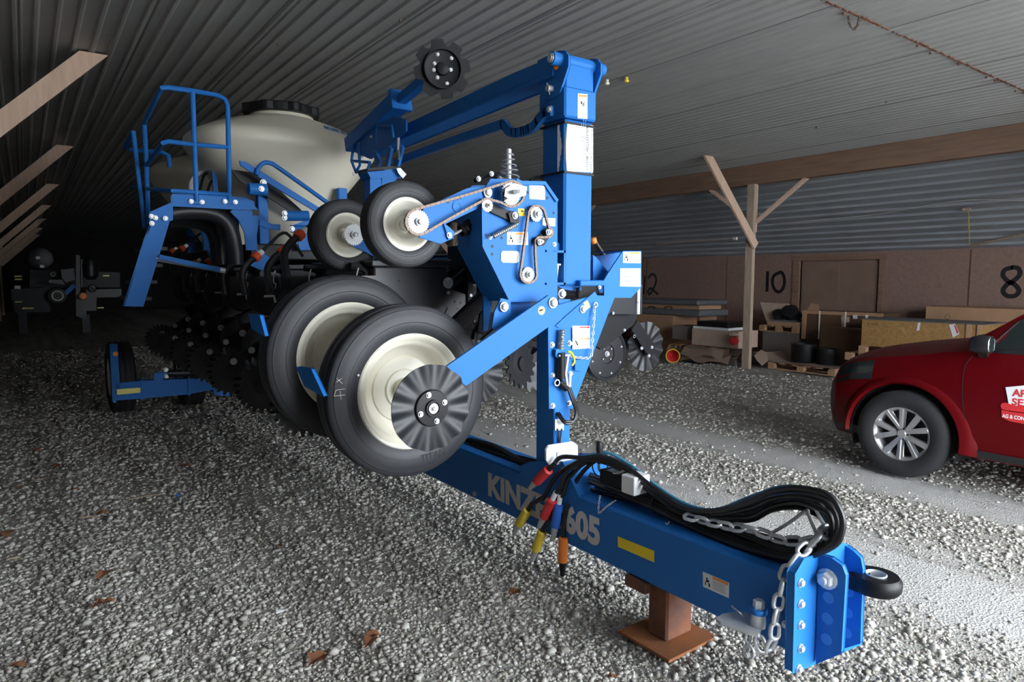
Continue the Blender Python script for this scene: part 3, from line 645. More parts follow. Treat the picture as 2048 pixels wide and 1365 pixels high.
# idler arm, tension springs
plateY('idler_arm', [(980, 411), (985, 408), (1036, 430), (1038, 445), (1030, 446), (1012, 437), (984, 424)], YB-.02, .012, 'black_paint', dr_)
plateY('idler_clamp', [(1018, 427), (1027, 423), (1037, 428), (1038, 446), (1022, 444)], YB-.034, .012, 'black_paint', dr_)
bolts(dr_, [(1029.5, 431.5)], YB-.035, .013, 'zinc_white')
def spring(parent, p, q, R_, r, n, m, name='tension_spring'):
    p, q = Vector(p), Vector(q); a, u, v = frame_of(q-p); Lg = (q-p).length; bm = B(); pts = []
    for k in range(n*10+1):
        th = 2*PI*k/10; pts.append(p+a*(Lg*k/(n*10))+(u*math.cos(th)+v*math.sin(th))*R_)
    tube(bm, pts, r, 5); return mk(name, bm, m, parent, smooth=True)
spring(dr_, at(987, 473, Y=YB-.03), at(1032, 450, Y=YB-.03), .011, .0028, 26, 'steel')
bm = B(); tube(bm, [at(979, 475.5, Y=YB-.03), at(988, 472.5, Y=YB-.03)], .004, 6); tube(bm, [at(1031, 450.5, Y=YB-.03), at(1039, 445, Y=YB-.03)], .004, 6); mk('spring_hook', bm, 'zinc', dr_)
bolts(dr_, [(980, 475)], YB, .008)
spring(dr_, at(921, 463, Y=2.92), at(966, 436, Y=2.92), .030, .007, 12, 'black_paint', 'down_pressure_spring')
bm = B(); cyl(bm, at(906, 470, Y=2.80), at(924, 460, Y=2.92), .007, 8); mk('spring_rod', bm, 'zinc', dr_)
# second chain: transmission
tr = empty('seed_transmission', (2.3, YB, 1.7), P)
SD, SE, SF, SG = (1073, 428.5), (1056.5, 549.5), (1095, 465), (1079, 484)
YT = YB-.03
sprocket(tr, SD, YT, 15.5, 18, .55); sprocket(tr, SE, YT, 15.5, 18, .5); sprocket(tr, SF, YT, 8.5, 10, .6, 'black_paint'); sprocket(tr, SG, YT, 7.5, 10, .6, 'black_paint')
roller_chain(tr, arc(SD, 16.5, 175, 20, 8)+[(1097, 455)]+arc(SF, 9.5, 20, -95, 5)+arc(SG, 9.0, 80, 190, 5)+[(1070, 505)]+arc(SE, 16.5, 15, -190, 10)+[(1048, 490)], YT+.003, m='chain_steel')
plateY('tensioner_arm', [(1066, 482), (1085, 468), (1098, 455), (1102, 468), (1088, 490), (1074, 492)], YB-.015, .01, 'black_paint', tr)
bolts(tr, [(1096, 465), (1079, 484.5)], YT-.012, .011, 'zinc')
bolts(tr, [(1108.5, 489)], YB, .009, 'zinc_white')
# conical spring standing on top
cs = at(1017.5, 358, Y=2.90); bm = B(); 
for i in range(5):
    z = .012+i*.028; R_ = .058-.007*i; lathe(bm, cs+Vector((0, 0, z)), (.08*(-1)**i, .05, 1), [(R_-.006, -.003), (R_, 0), (R_-.006, .004), (R_-.011, 0), (R_-.006, -.003)], 18, False, False)
lathe(bm, cs, (0, 0, 1), [(.015, 0), (.015, .150), (.010, .155)], 14); mk('cone_spring', bm, 'zinc', P, smooth=True)
for p, q in (((985, 357), (965, 345)), ((970, 362), (950, 352))):
    pass
bm = B(); tube(bm, smooth_path([at(950, 362, Y=3.0), at(970, 352, Y=3.0), at(985, 349, Y=3.0), at(990, 357, Y=2.95)], 4), .012, 8); mk('cable_harness', bm, 'hose', P, smooth=True)
bm = B(); tube(bm, smooth_path([at(1060, 362, Y=3.0), at(1075, 355, Y=3.0), at(1100, 359, Y=3.0), at(1120, 352, Y=3.02)], 5), .010, 8); mk('cable_harness', bm, 'hose', P, smooth=True)
bm = B(); tube(bm, [at(1187, 480, Y=3.2), at(1208, 512, Y=3.2)], .016, 10); hs = mk('marker_hose', bm, 'hose', P, smooth=True)
bm = B(); lathe(bm, at(1187, 482, Y=3.18), Vector((-.3, 0, .9)), [(.013, -.02), (.022, -.012), (.022, .016), (.012, .022)], 14); mk('orange_cap', bm, 'plug_orange', hs, smooth=True)

# ---- mast and folded marker arm
ms = empty('marker_mast', (2.47, 2.8, 1.6), P)
YM = 2.80
mx0, mx1 = at(1130, 300, Y=YM).x, at(1186.5, 300, Y=YM).x
bm = B(); box(bm, mx0, mx1, YM, YM+.20, at(1150, 572, Y=YM).z, at(1150, 240, Y=YM).z); mk('mast_tube', bm, 'blue', ms, bevel=.012)
bm = B(); box(bm, mx0-.012, mx1+.012, YM-.012, YM+.215, at(1150, 238, Y=YM).z, at(1150, 176, Y=YM).z); mk('mast_sleeve', bm, 'blue', ms, bevel=.010)
bm = B(); box(bm, mx0+.002, mx1-.002, YM-.002, YM+.19, at(1150, 180, Y=YM).z, at(1150, 112, Y=YM).z); mk('mast_head', bm, 'blue', ms, bevel=.006)
earP = [(1080, 123), (1100, 113), (1122, 103), (1134, 103), (1141, 112), (1141, 133), (1124, 185), (1112, 196), (1100, 199), (1086, 196)]
XE = mx0-.006
ear = px_poly(earP, X=XE)
bm = B(); prism(bm, ear, (-.016, 0, 0)); mk('mast_ear', bm, 'blue', ms, bevel=.002)
bm = B(); prism(bm, [Vector((mx1+.004, v.y, v.z)) for v in ear], (.016, 0, 0)); mk('mast_ear', bm, 'blue', ms, bevel=.002)
pc = at(1124, 121, X=XE)
bm = B(); cyl(bm, Vector((XE-.075, pc.y, pc.z)), Vector((mx1+.085, pc.y, pc.z)), .034, 22); mk('pivot_pin', bm, 'blue', ms, smooth=True)
bm = B(); lathe(bm, Vector((XE-.075, pc.y, pc.z)), (-1, 0, 0), [(.026, 0), (.026, .006), (.018, .006), (.018, .012), (.010, .012), (.010, .006)], 20); cyl(bm, Vector((mx1+.06, pc.y, pc.z+.05)), Vector((mx1+.06, pc.y, pc.z-.05)), .006, 8); mk('pin_end', bm, 'zinc', ms, smooth=True)
c = at(1104, 178, X=XE-.016); bm = B(); cyl(bm, c+Vector((.02, 0, 0)), c+Vector((-.035, 0, 0)), .016, 16); cyl(bm, c+Vector((-.025, -.012, -.035)), c+Vector((-.025, .012, .03)), .004, 6); mk('locking_pin', bm, 'zinc', ms, smooth=True)
c = at(1113, 133, X=XE-.016); bm = B(); hexbolt(bm, c, (-1, 0, 0), .014); mk('bolt', bm, 'sticker_orange', ms)
decal(ms, px_poly([(1155.5, 187), (1174.5, 188.5), (1174.5, 238), (1155, 237)], Y=YM-.012), lines=5, vert=True)
# paper sheet under clear sleeve held by two black bands
q = px_poly([(1135, 247), (1186, 251), (1186, 345), (1134, 343)], Y=YM-.001)
bm = B(); rows = []
for t_ in range(9):
    s_ = t_/8; bow = .010*math.sin(PI*s_)+.001
    l = q[0].lerp(q[3], s_); r_ = q[1].lerp(q[2], s_)
    rows.append([bm.verts.new(Vector((mx0-.003, YM+.06, l.z))), bm.verts.new(l+Vector((-.012*math.sin(PI*s_), -bow*.4, 0))), bm.verts.new(l.lerp(r_, .3)+Vector((0, -bow, 0))), bm.verts.new(r_+Vector((0, -.001, 0)))])
for a_, b_ in zip(rows, rows[1:]):
    for k in range(3): bm.faces.new((a_[k], a_[k+1], b_[k+1], b_[k]))
sheet_ = mk('document_sheet', bm, 'paper', ms, smooth=True)
Zt, Zb = q[0].z, q[3].z
for z in (Zt+.004, Zb-.004):
    bm = B(); e = .003
    for (x0, x1, y0, y1) in ((mx0-.012, mx1+e, YM-.006, YM-.002), (mx0-.012, mx0-.008, YM-.006, YM+.20)): box(bm, x0, x1, y0, y1, z-.006, z+.006)
    mk('black_band', bm, 'black_plastic', ms)
base = at(1177.5, 337, Y=YM-.006)
text_mesh('serial_print', '122698   WG5235769', at(1180.5, 340, Y=YM-.009)+Vector((-.012, 0, 0)), (0, 0, 1), (-1, 0, 0), .020, 'ink', sheet_, width=(Zt-Zb)*.9)
bm = B(); random.seed(5)
for xo, z0, z1 in ((.006, .02, .45), (.006, .5, .95)):
    z = Zb+(Zt-Zb)*z0
    while z < Zb+(Zt-Zb)*z1:
        h_ = random.choice((.003, .005, .007)); xx = q[1].x-.004; prism(bm, [Vector((xx-.014, YM-.0055, z)), Vector((xx, YM-.0055, z)), Vector((xx, YM-.0055, z+h_)), Vector((xx-.014, YM-.0055, z+h_))], (0, -.0004, 0)); z += h_+random.choice((.003, .005))
for xo in (.06, .075, .09):
    for k in range(14):
        if random.random() < .3: continue
        z = Zb+.03+k*.022; xx = q[1].x-xo; prism(bm, [Vector((xx-.003, YM-.0085, z)), Vector((xx, YM-.0085, z)), Vector((xx, YM-.0085, z+.016)), Vector((xx-.003, YM-.0085, z+.016))], (0, -.0004, 0))
mk('label_print', bm, 'ink_soft', sheet_)
# first arm section, running back along the bar
mk_ = empty('marker_arm', (2.45, 4.0, 2.6), P)
XA = 2.345
def arm_z(x, y): return at(x, y, X=XA)
t0, t1 = arm_z(1080, 127), arm_z(725, 290); b0, b1 = arm_z(1080, 160), arm_z(813, 287)
zt_ = (t0.z+arm_z(811, 252).z)/2; zb_ = (b0.z+b1.z)/2
bm = B(); prism(bm, [Vector((XA, t0.y-.1, t0.z)), Vector((XA, t0.y+.25, t0.z)), Vector((XA, 5.35, arm_z(755, 280).z)), Vector((XA, 5.35, arm_z(755, 280).z-.075)), Vector((XA, t0.y+.3, b0.z)), Vector((XA, t0.y-.1, b0.z))], (.16, 0, 0)); mk('arm_tube', bm, 'blue', mk_, bevel=.008)
bm = B(); prism(bm, [Vector((XA-.004, t0.y, b0.z+.02)), Vector((XA-.004, 5.3, arm_z(755, 280).z-.06)), Vector((XA-.004, 5.3, arm_z(755, 280).z-.05)), Vector((XA-.004, t0.y, b0.z+.03))], (.004, 0, 0)); mk('weld_seam', bm, 'blue', mk_)
# linkage bar with the goose neck
lk = [(1103, 222), (1090, 226), (1078, 240), (1068, 253), (1050, 262), (1030, 266), (1018, 262), (1008, 250), (995, 252), (900, 284), (790, 325)]
bm = B(); pts = smooth_path([at(x, y, X=2.36) for x, y in lk], 4)
for a_, b_ in zip(pts, pts[1:]):
    d = (b_-a_).normalized(); beam(bm, a_-d*.006, b_+d*.006, .025, .052)
mk('linkage_bar', bm, 'blue', mk_)
c = at(1100, 219, X=2.35); bolt(mk_, c, (-1, 0, 0), .014)
# knuckle at the far end
for X in (2.26, 2.55):
    bm = B(); prism(bm, px_poly([(702, 283), (712, 272), (790, 232), (812, 240), (812, 262), (780, 290), (740, 318), (712, 305)], X=X), (.012, 0, 0)); mk('knuckle_plate', bm, 'blue', mk_, bevel=.002)
bm = B()
for pth in ([(708, 285), (703, 322), (712, 345), (735, 340)], [(717, 288), (720, 330), (712, 345)], [(703, 322), (740, 325), (735, 340)]):
    tube(bm, [at(x, y, X=2.24) for x, y in pth], .012, 8)
mk('knuckle_stay', bm, 'blue', mk_)
for x0, x1 in (((747, 300), (760, 328)), ((782, 295), (775, 330)), ((805, 292), (795, 330))):
    bm = B(); beam(bm, at(*x0, X=2.25), at(*x1, X=2.25), .02, .05, (0, 1, 0)); mk('knuckle_strap', bm, 'blue', mk_)
for x, y in ((708, 287), (718, 288), (708, 348), (743, 274)): bolt(mk_, at(x, y, X=2.245), (-1, 0, 0), .010)
bm = B(); tube(bm, [at(752, 285, X=2.22), at(754, 250, X=2.22), at(784, 252, X=2.22), at(787, 275, X=2.22)], .010, 8); mk('latch_hoop', bm, 'blue', mk_, smooth=True)
bm = B(); tube(bm, [at(797, 276, X=2.22), at(796, 300, X=2.22), at(799, 318, X=2.22)], .011, 8); mk('latch_spring', bm, 'steel', mk_)
# second section folded back with the notched disc
XM = 2.30
p0, p1, p2 = at(705, 292, X=XM), at(802, 200, X=XM), at(862, 152, X=XM)
bm = B(); beam(bm, p0, p1, .14, .115); mk('outer_tube', bm, 'blue', mk_, bevel=.006)
bm = B(); d = (p1-p0).normalized(); beam(bm, p1-d*.03, p1+d*.01, .165, .145); mk('tube_collar', bm, 'blue', mk_, bevel=.004)
bm = B(); beam(bm, p1, p2+d*.1, .07, .065); mk('disc_spindle', bm, 'blue', mk_, bevel=.004)
dc = at(884, 139, X=2.27); ax = Vector((-.35, -.93, -.12)).normalized()
dg = empty('marker_disc', dc, P); a_, u_, v_ = frame_of(ax); bm = B(); pts = []
R_ = .185
for k in range(8):
    for t_, rr in ((0, 1.), (.25, 1.0), (.5, 1.0), (.56, .93), (.62, .84), (.72, .79), (.84, .80), (.93, .88), (.98, .96)):
        th = 2*PI*(k+t_)/8; pts.append(dc+(u_*math.cos(th)+v_*math.sin(th))*R_*rr)
prism(bm, pts, a_*.007); mk('notched_blade', bm, 'black_paint', dg, label='black steel disc with eight notches')
bm = B(); lathe(bm, dc, ax, [(R_*.66, 0), (R_*.66, .045), (R_*.63, .045), (R_*.61, .02), (R_*.3, .012)], 36); mk('depth_band', bm, 'black_paint', dg, smooth=True)
bm = B(); lathe(bm, dc+ax*.008, ax, [(R_*.24, 0), (R_*.2, .03), (R_*.08, .034)], 20); mk('disc_hub', bm, 'black_paint', dg, smooth=True)
for th, rr in ((20, .5), (60, .32), (100, .3), (150, .34), (200, .5), (320, .5), (270, .3)):
    bolt(dg, dc+ax*.016+(u_*math.cos(math.radians(th))+v_*math.sin(math.radians(th)))*R_*rr, tuple(ax), .009)
# rest bracket that carries the folded arm
rb = empty('marker_rest', (2.2, 4.6, 1.7), P); YR = 4.55
plateY('rest_post', [(741, 351), (763, 351), (763, 440), (741, 440)], YR, .12, 'blue', rb)
plateY('rest_top', [(735, 343), (798, 338), (801, 356), (742, 356)], YR-.02, .16, 'blue', rb)
plateY('rest_gusset', [(763, 356), (795, 356), (764, 385)], YR, .012, 'blue', rb)
plateY('rest_pad', [(738, 337), (796, 332), (798, 338), (735, 343)], YR-.02, .16, 'black_paint', rb)
plateY('paper_tag', [(793, 337), (801, 336), (813, 349), (806, 357), (797, 347)], YR-.06, .002, 'paper', rb, bevel=0)

# ---- brackets beside the mast
br = empty('mast_bracket', (2.7, 2.8, 1.5), P)
fr = [(1216, 549), (1246, 504), (1282, 504), (1282, 574), (1262, 595), (1209, 595), (1209, 561)]
plateY('bracket_plate', fr, YB-.01, .010, 'blue', br)
plateY('bracket_back', [(1188, 515), (1243, 505), (1270, 507), (1268, 585), (1200, 585), (1188, 560)], 2.99, .010, 'blue', br)
bm = B(); a_, b_ = at(1246, 504, Y=YB), at(1282, 504, Y=YB); prism(bm, [a_, b_, b_+Vector((0, .22, 0)), a_+Vector((0, .22, 0))], (0, 0, .006)); mk('bracket_top', bm, 'blue', br, bevel=.002)
plateY('side_gusset', [(1187, 512), (1192, 516), (1216, 545), (1216, 562), (1209, 565), (1187, 562)], 2.86, .012, 'blue', br)
plateY('side_gusset', [(1112, 484), (1120, 490), (1150, 519), (1161, 546), (1162, 580), (1132, 580), (1116, 572), (1112, 540)], 2.84, .012, 'blue', br)
bm = B(); a_, b_ = at(1161, 561, Y=YB-.02), at(1211, 572, Y=YB-.02); box(bm, a_.x, b_.x, YB-.02, YB+.10, b_.z, a_.z); mk('cross_tube', bm, 'blue', br, bevel=.005)
bolts(br, [(1199, 575)], YB-.02, .008)
decal(br, px_poly([(1246, 504), (1281, 504), (1281, 527), (1245.5, 526)], Y=YB-.011), lines=0)
bm = B(); prism(bm, px_poly([(1240.5, 537), (1281, 537), (1281, 574), (1240, 573)], Y=YB-.0125), (0, .0015, 0)); wl = mk('white_label', bm, 'paper', br)
bm = B()
for k in range(3): prism(bm, px_poly([(1247, 543+k*9), (1258+3*k, 543+k*9), (1258+3*k, 546+k*9), (1247, 546+k*9)], Y=YB-.013), (0, .0004, 0))
mk('label_print', bm, 'ink_soft', wl)
# ---- transport leg and coulter arm
lg = empty('transport_leg', (2.33, 2.7, .56), P); YL = 2.68
plateY('coulter_arm', [(890, 737), (932, 771), (1097, 653), (1122, 640), (1128, 615), (1115, 613), (1114, 602), (1099, 591)], YL-.012, .014, 'blue', lg)
plateY('leg_plate', [(1097, 645), (1099, 817), (1145, 817), (1151, 799), (1217, 624), (1228, 597), (1226, 594), (1186, 592), (1172, 597), (1118, 611), (1105, 618)], YL, .012, 'blue', lg)
plateY('lock_plate', [(1190, 585), (1196, 596), (1206, 597), (1176, 640), (1168, 655), (1118, 655), (1113, 652), (1130, 636), (1172, 600)], YL-.008, .008, 'blue', lg)
bm = B(); a_, b_ = at(1099, 905, Y=YL+.05), at(1131, 905, Y=YL+.05); box(bm, a_.x, b_.x, YL+.012, YL+.17, TZ1, 1.5); mk('leg_tube', bm, 'blue', lg, bevel=.006)
bolts(lg, [(1104, 690), (1105, 751), (1105, 812), (1139, 687), (1140, 748), (1138, 807)], YL, .011)
bolts(lg, [(1105, 606)], YL-.014, .021, 'zinc_white'); bolts(lg, [(1165, 619)], YL-.01, .015, 'zinc_white')
bm = B(); lathe(bm, at(1083, 621.5, Y=YL-.012), (0, -1, 0), [(.022, 0), (.022, .001)], 20); cl = mk('round_label', bm, 'reflector_yellow', lg)
bm = B(); prism(bm, px_poly([(1078, 620), (1086, 618), (1087, 621), (1079, 624)], Y=YL-.0135), (0, .0005, 0)); mk('label_figure', bm, 'ink', cl)
bm = B(); prism(bm, px_poly([(1167, 606), (1175, 601), (1181, 614), (1173, 620)], Y=YL-.0095), (0, .001, 0)); mk('caution_label', bm, 'reflector_yellow', lg)
wl2 = px_poly([(1145, 652), (1180, 652), (1180, 697), (1145, 699)], Y=YL-.009); bm = B(); prism(bm, wl2, (0, .0012, 0)); w2 = mk('warning_label', bm, 'paper', lg)
for pts_, mm in (([(1160, 653.5), (1179, 653.5), (1179, 656.5), (1160, 656.5)], 'plug_red'), ([(1161, 677), (1179, 676), (1179, 679), (1161, 680)], 'sticker_orange'), ([(1150, 682), (1152, 681), (1157, 691), (1155, 692)], 'ink')):
    bm = B(); prism(bm, px_poly(pts_, Y=YL-.0105), (0, .0004, 0)); mk('label_print', bm, mm, w2)
# lock cylinder, spring, hoses on the leg
bm = B(); cyl(bm, at(1122, 706, Y=YL-.03), at(1122, 758, Y=YL-.03), .022, 16); cyl(bm, at(1118, 764, Y=YL-.03), at(1133, 778, Y=YL-.03), .018, 14); mk('lock_cylinder', bm, 'black_paint', lg, smooth=True)
spring(lg, at(1124, 660, Y=YL-.025), at(1121, 700, Y=YL-.025), .013, .003, 18, 'steel')
plateY('lock_catch', [(1113, 700), (1125, 698), (1127, 712), (1118, 718), (1112, 712)], YL-.03, .016, 'blue', lg)
plateY('lock_stop', [(1151, 722), (1170, 718), (1166, 742), (1151, 740)], YL-.02, .02, 'blue', lg)
bm = B(); cyl(bm, at(1117, 712, Y=YL-.04), at(1140, 711, Y=YL-.04), .006, 8); cyl(bm, at(1136, 712, Y=YL-.035), at(1131, 748, Y=YL-.035), .008, 8); cyl(bm, at(1131, 748, Y=YL-.035), at(1135, 778, Y=YL-.035), .009, 8); cyl(bm, at(1140, 748, Y=YL-.03), at(1139, 775, Y=YL-.03), .009, 8); mk('hydraulic_fitting', bm, 'zinc', lg, smooth=True)
bm = B(); lathe(bm, at(1114, 766, Y=YL-.045), (0, -1, 0), [(.018, 0), (.018, .003), (.013, .003), (.013, 0), (.018, 0)], 18, False, False); mk('spring_clip', bm, 'zinc', lg)
bm = B(); tube(bm, smooth_path([at(1136, 703, Y=YL-.04), at(1144, 708, Y=YL-.045), at(1149, 722, Y=YL-.045), at(1144, 732, Y=YL-.04)], 4), .006, 6); mk('yellow_strap', bm, 'yellow', lg, smooth=True)
for dx in (0, 4):
    bm = B(); tube(bm, smooth_path([at(1135+dx, 775, Y=YL-.035), at(1144+dx, 800, Y=YL-.05), at(1152+dx*.5, 825, Y=YL-.05), at(1145+dx, 845-dx, Y=YL-.05), at(1130, 847-dx, Y=YL-.04), at(1116+dx, 830, Y=YL-.0), at(1113+dx, 826, Y=YL+.02)], 5), .008, 8); mk('leg_hose', bm, 'hose', lg, smooth=True)
plateY('white_tag', [(1111, 840), (1127, 839), (1127, 860), (1111, 861)], YL+.005, .004, 'white', lg)
bm = B(); tube(bm, [at(1115, 858, Y=YL), at(1120, 892, Y=YL)], .005, 6); tube(bm, [at(1124, 858, Y=YL), at(1119, 892, Y=YL)], .005, 6); mk('leg_cable', bm, 'hose', lg)
bm = B(); lathe(bm, at(1191, 610, Y=YL-.02), (0, -1, 0), [(.014, 0), (.014, .004), (.010, .004), (.010, 0), (.014, 0)], 16, False, False); mk('chain_ring', bm, 'zinc', lg)
chain('lock_chain', P, smooth_path([at(1189, 612, Y=YL-.025), at(1187, 650, Y=YL-.03), at(1184, 690, Y=YL-.03), at(1181, 714, Y=YL-.03), at(1160, 716, Y=YL-.03), at(1136, 712, Y=YL-.04)], 5), .026, .016, .0028)
bm = B(); cyl(bm, at(1124, 588, Y=2.80), at(1150, 592, Y=2.86), .026, 14); mk('link_tube', bm, 'black_paint', lg); bolts(lg, [(1123, 588)], 2.78, .019, 'zinc_white')
spring(lg, at(1156, 575, Y=2.82), at(1155, 596, Y=2.82), .010, .003, 6, 'black_paint')
plateY('leg_lug', [(1118, 600), (1140, 600), (1135, 612), (1120, 616)], YL+.02, .012, 'blue', lg)
# fluted coulter in front of the wheel
def fluted(name, parent, c, R_, waves=13, amp=.0065, ax=(0, -1, 0), m='black_satin', hub=True):
    g = empty(name, c, parent); bm = B()
    def rf(th, r, h): k = max(0, (r/R_-.42)/.58); return r*(1+.012*math.sin(waves*th)*(k > .95)), h+amp*k*math.sin(waves*th)
    prof = [(.02, .003)]+[(R_*t, .003) for t in (.3, .42, .52, .62, .72, .82, .91, 1.0)]+[(R_, -.002)]+[(R_*t, -.002) for t in (.82, .6, .42, .1)]
    lathe(bm, c, ax, prof, waves*10, rfun=rf); mk('fluted_blade', bm, m, g, smooth=True, sharp=60)
    if hub:
        a, u, v = frame_of(ax); c = Vector(c)
        bm = B(); lathe(bm, c+a*.003, a, [(R_*.42, 0), (R_*.43, .006), (R_*.41, .012), (R_*.2, .014), (R_*.19, .024), (R_*.15, .024), (R_*.15, .016)], 36); mk('coulter_hub', bm, 'black_paint', g, smooth=True)
        bm = B(); lathe(bm, c+a*.018, a, [(R_*.12, 0), (R_*.12, .008)], 20); hexbolt(bm, c+a*.026, a, .011); mk('hub_bolt', bm, 'zinc_white', g)
        for k in range(4): th = PI*(.5*k+.1); bolt(g, c+a*.015+(u*math.cos(th)+v*math.sin(th))*R_*.33, tuple(a), .010)
    return g
fluted('fluted_coulter', P, at(862, 816, Y=YL-.05), .197)

# ---- wheels
def wheel(name, parent, c, R_, w_, rr, ax=(0, -1, 0), ribs=3, rimm='cream', label=None, dull=False):
    g = empty(name, c, parent); bm = B(); h = w_/2
    prof = [(rr-.004, -h*.74), (rr+.010, -h*.82), (rr+(R_-rr)*.35, -h*1.0), (rr+(R_-rr)*.6, -h*1.0), (R_-(R_-rr)*.22, -h*.93), (R_-(R_-rr)*.1, -h*.82)]
    edges = np.linspace(-h*.78, h*.78, ribs*2)
    for i in range(ribs):
        a0, a1 = edges[2*i], edges[2*i+1]; crown = 1-.02*(abs((a0+a1)/2)/h)**2
        if i: prof.append((R_*.972, a0-.002))
        prof += [(R_*crown-.004, a0), (R_*crown, a0+.005), (R_*crown, a1-.005), (R_*crown-.004, a1)]
        if i < ribs-1: prof.append((R_*.972, a1+.002))
    prof += [(R_-(R_-rr)*.1, h*.82), (R_-(R_-rr)*.16, h*.86), (R_-(R_-rr)*.17, h*.90), (R_-(R_-rr)*.30, h*.955), (rr+(R_-rr)*.6, h*1.0), (rr+(R_-rr)*.45, h*1.005), (rr+(R_-rr)*.43, h*.985), (rr+(R_-rr)*.35, h*.99), (rr+.016, h*.86), (rr-.004, h*.74)]
    lathe(bm, c, ax, prof, 72, False, False); mk('tire', bm, 'rubber_dull' if dull else 'rubber', g, smooth=True, sharp=28)
    bm = B()
    prof = [(rr-.012, -h*.76), (rr+.012, -h*.80), (rr+.014, -h*.74), (rr-.012, -h*.70), (rr-.03, -h*.3), (rr-.03, h*.3), (rr-.012, h*.68), (rr+.014, h*.76), (rr+.016, h*.84), (rr+.008, h*.90), (rr-.008, h*.86), (rr-.020, h*.66), (rr-.030, h*.60), (rr-.040, h*.56), (rr-.048, h*.40), (rr-.060, h*.05), (rr-.078, -h*.12), (rr*.62, -h*.22), (rr*.60, -h*.14), (rr*.38, -h*.10), (rr*.36, h*.0), (rr*.22, h*.02), (rr*.21, h*.3), (rr*.05, h*.32)]
    lathe(bm, c, ax, prof, 64, True, True); mk('rim', bm, rimm, g, smooth=True, sharp=50)
    return g
wY = 3.06
def wc(px, Y, R_=.46): return at(*px, Y=Y)
W1 = at(826, 784, Y=2.97); W1.y = wY
w1 = wheel('lift_wheel', P, W1, .438, .20, .278)
w1['label'] = 'large ribbed tire on a cream rim behind the fluted coulter'
W2 = at(704, 716, Y=3.33); W2.y = 3.42
w2_ = wheel('lift_wheel', P, W2, .438, .20, .278)
# chalk marks and valve on the front tire
bm = B()
for s_ in ([(668, 793), (690, 790)], [(672, 781), (690, 778)], [(668, 793), (672, 781)], [(682, 800), (680, 783)], [(672, 765), (684, 757)], [(673, 757), (685, 768)]):
    tube(bm, [at(x, y, Y=wY-.101) for x, y in s_], .0012, 5)
mk('chalk_mark', bm, 'text_grey', w1)
text_mesh('tire_lettering', 'TITAN', at(842, 925, Y=wY-.1005), (1, 0, .12), (-.12, 0, 1), .035, 'black_plastic', w1)
bm = B(); cyl(bm, at(717, 751, Y=wY-.10), at(717, 751, Y=wY-.106), .006, 8); mk('valve_dot', bm, 'white', w1)
for px in ([(592, 735), (622, 739), (647, 793), (609, 772)], [(496.5, 629), (519, 631), (530, 673), (503, 657)]):
    plateX('tire_scraper', px, at(px[0][0], px[0][1], Y=3.0 if px[0][0] > 550 else 3.35).x, .018, 'blue', P)
# lift axle arm behind the wheels
bm = B(); beam(bm, W1+Vector((0, .14, 0)), Vector((2.30, 3.30, 1.62)), .04, .09); mk('lift_arm', bm, 'black_paint', P, bevel=.006)
bm = B(); beam(bm, W2+Vector((0, .12, 0)), Vector((2.30, 3.72, 1.62)), .04, .09); cyl(bm, W1+Vector((0, 0, 0)), W1+Vector((0, .2, 0)), .03, 12); cyl(bm, W2, W2+Vector((0, .2, 0)), .03, 12); mk('lift_arm', bm, 'black_paint', P, bevel=.004)
# contact drive wheels
C1 = at(820, 448, Y=2.86); C1.y = 2.93
wheel('contact_wheel', P, C1, .205, .115, .112, ribs=5)
C2 = at(700, 470, Y=3.62); C2.y = 3.70
c2 = wheel('contact_wheel', P, C2, .205, .115, .112, ribs=5)
sprocket(c2, (708, 470), 3.58, 22, 26, .35)['label'] = 'bare steel sprocket'
plateY('contact_arm', [(700, 488), (720, 478), (800, 520), (800, 545), (735, 505)], 3.62, .01, 'blue', P)

# ---- rear row units: build the first, copy the rest along the bar
YU = 3.50; ROW = .762
ru = empty('row_unit', (1.7, YU, .8), P); ru['label'] = 'black row unit with spiked closing wheels'
def blackY(name, pts, Y, th, m='black_paint', bevel=.003): return plateY(name, pts, Y, th, m, ru, bevel)
sp_ = blackY('shank_plate', [(725.5, 553), (896, 551), (903, 577), (890, 582), (890, 608), (898, 615), (880, 640), (770, 640), (745, 612), (731, 585)], YU, .012, 'black_lit_sheen')
blackY('shank_plate', [(735, 553), (892, 551), (897, 577), (885, 582), (885, 640), (775, 640), (750, 612), (738, 585)], YU+.20, .012)
for x, y in ((737, 573), (798, 562), (860, 561)):
    bm = B(); prism(bm, px_poly([(x-2, y-2), (x+2, y-2), (x+2, y+2), (x-2, y+2)], Y=YU-.001), (0, .0006, 0)); mk('square_hole', bm, 'ink', ru)
blackY('link_plate', [(890, 583), (905, 581), (930, 590), (945, 605), (935, 640), (900, 650), (885, 640), (897, 616), (889, 608)], YU-.005, .010, 'black_lit_sheen')
bolt(ru, at(895.5, 566, Y=YU), (0, -1, 0), .025, 'zinc_white'); bolt(ru, at(896.5, 586, Y=YU-.005), (0, -1, 0), .008); bolt(ru, at(940, 591, Y=YU-.01), (0, -1, 0), .012)
bm = B(); lathe(bm, at(935, 609.5, Y=YU-.006), (0, -1, 0), [(.016, 0), (.016, .001)], 16); mk('round_label', bm, 'sticker_orange', ru)
for x, y, r in ((909.5, 604, .007), (921, 606, .005), (915, 618, .005)):
    bm = B(); lathe(bm, at(x, y, Y=YU-.006), (0, -1, 0), [(r, 0), (r, .0008)], 10); mk('square_hole', bm, 'ink', ru)
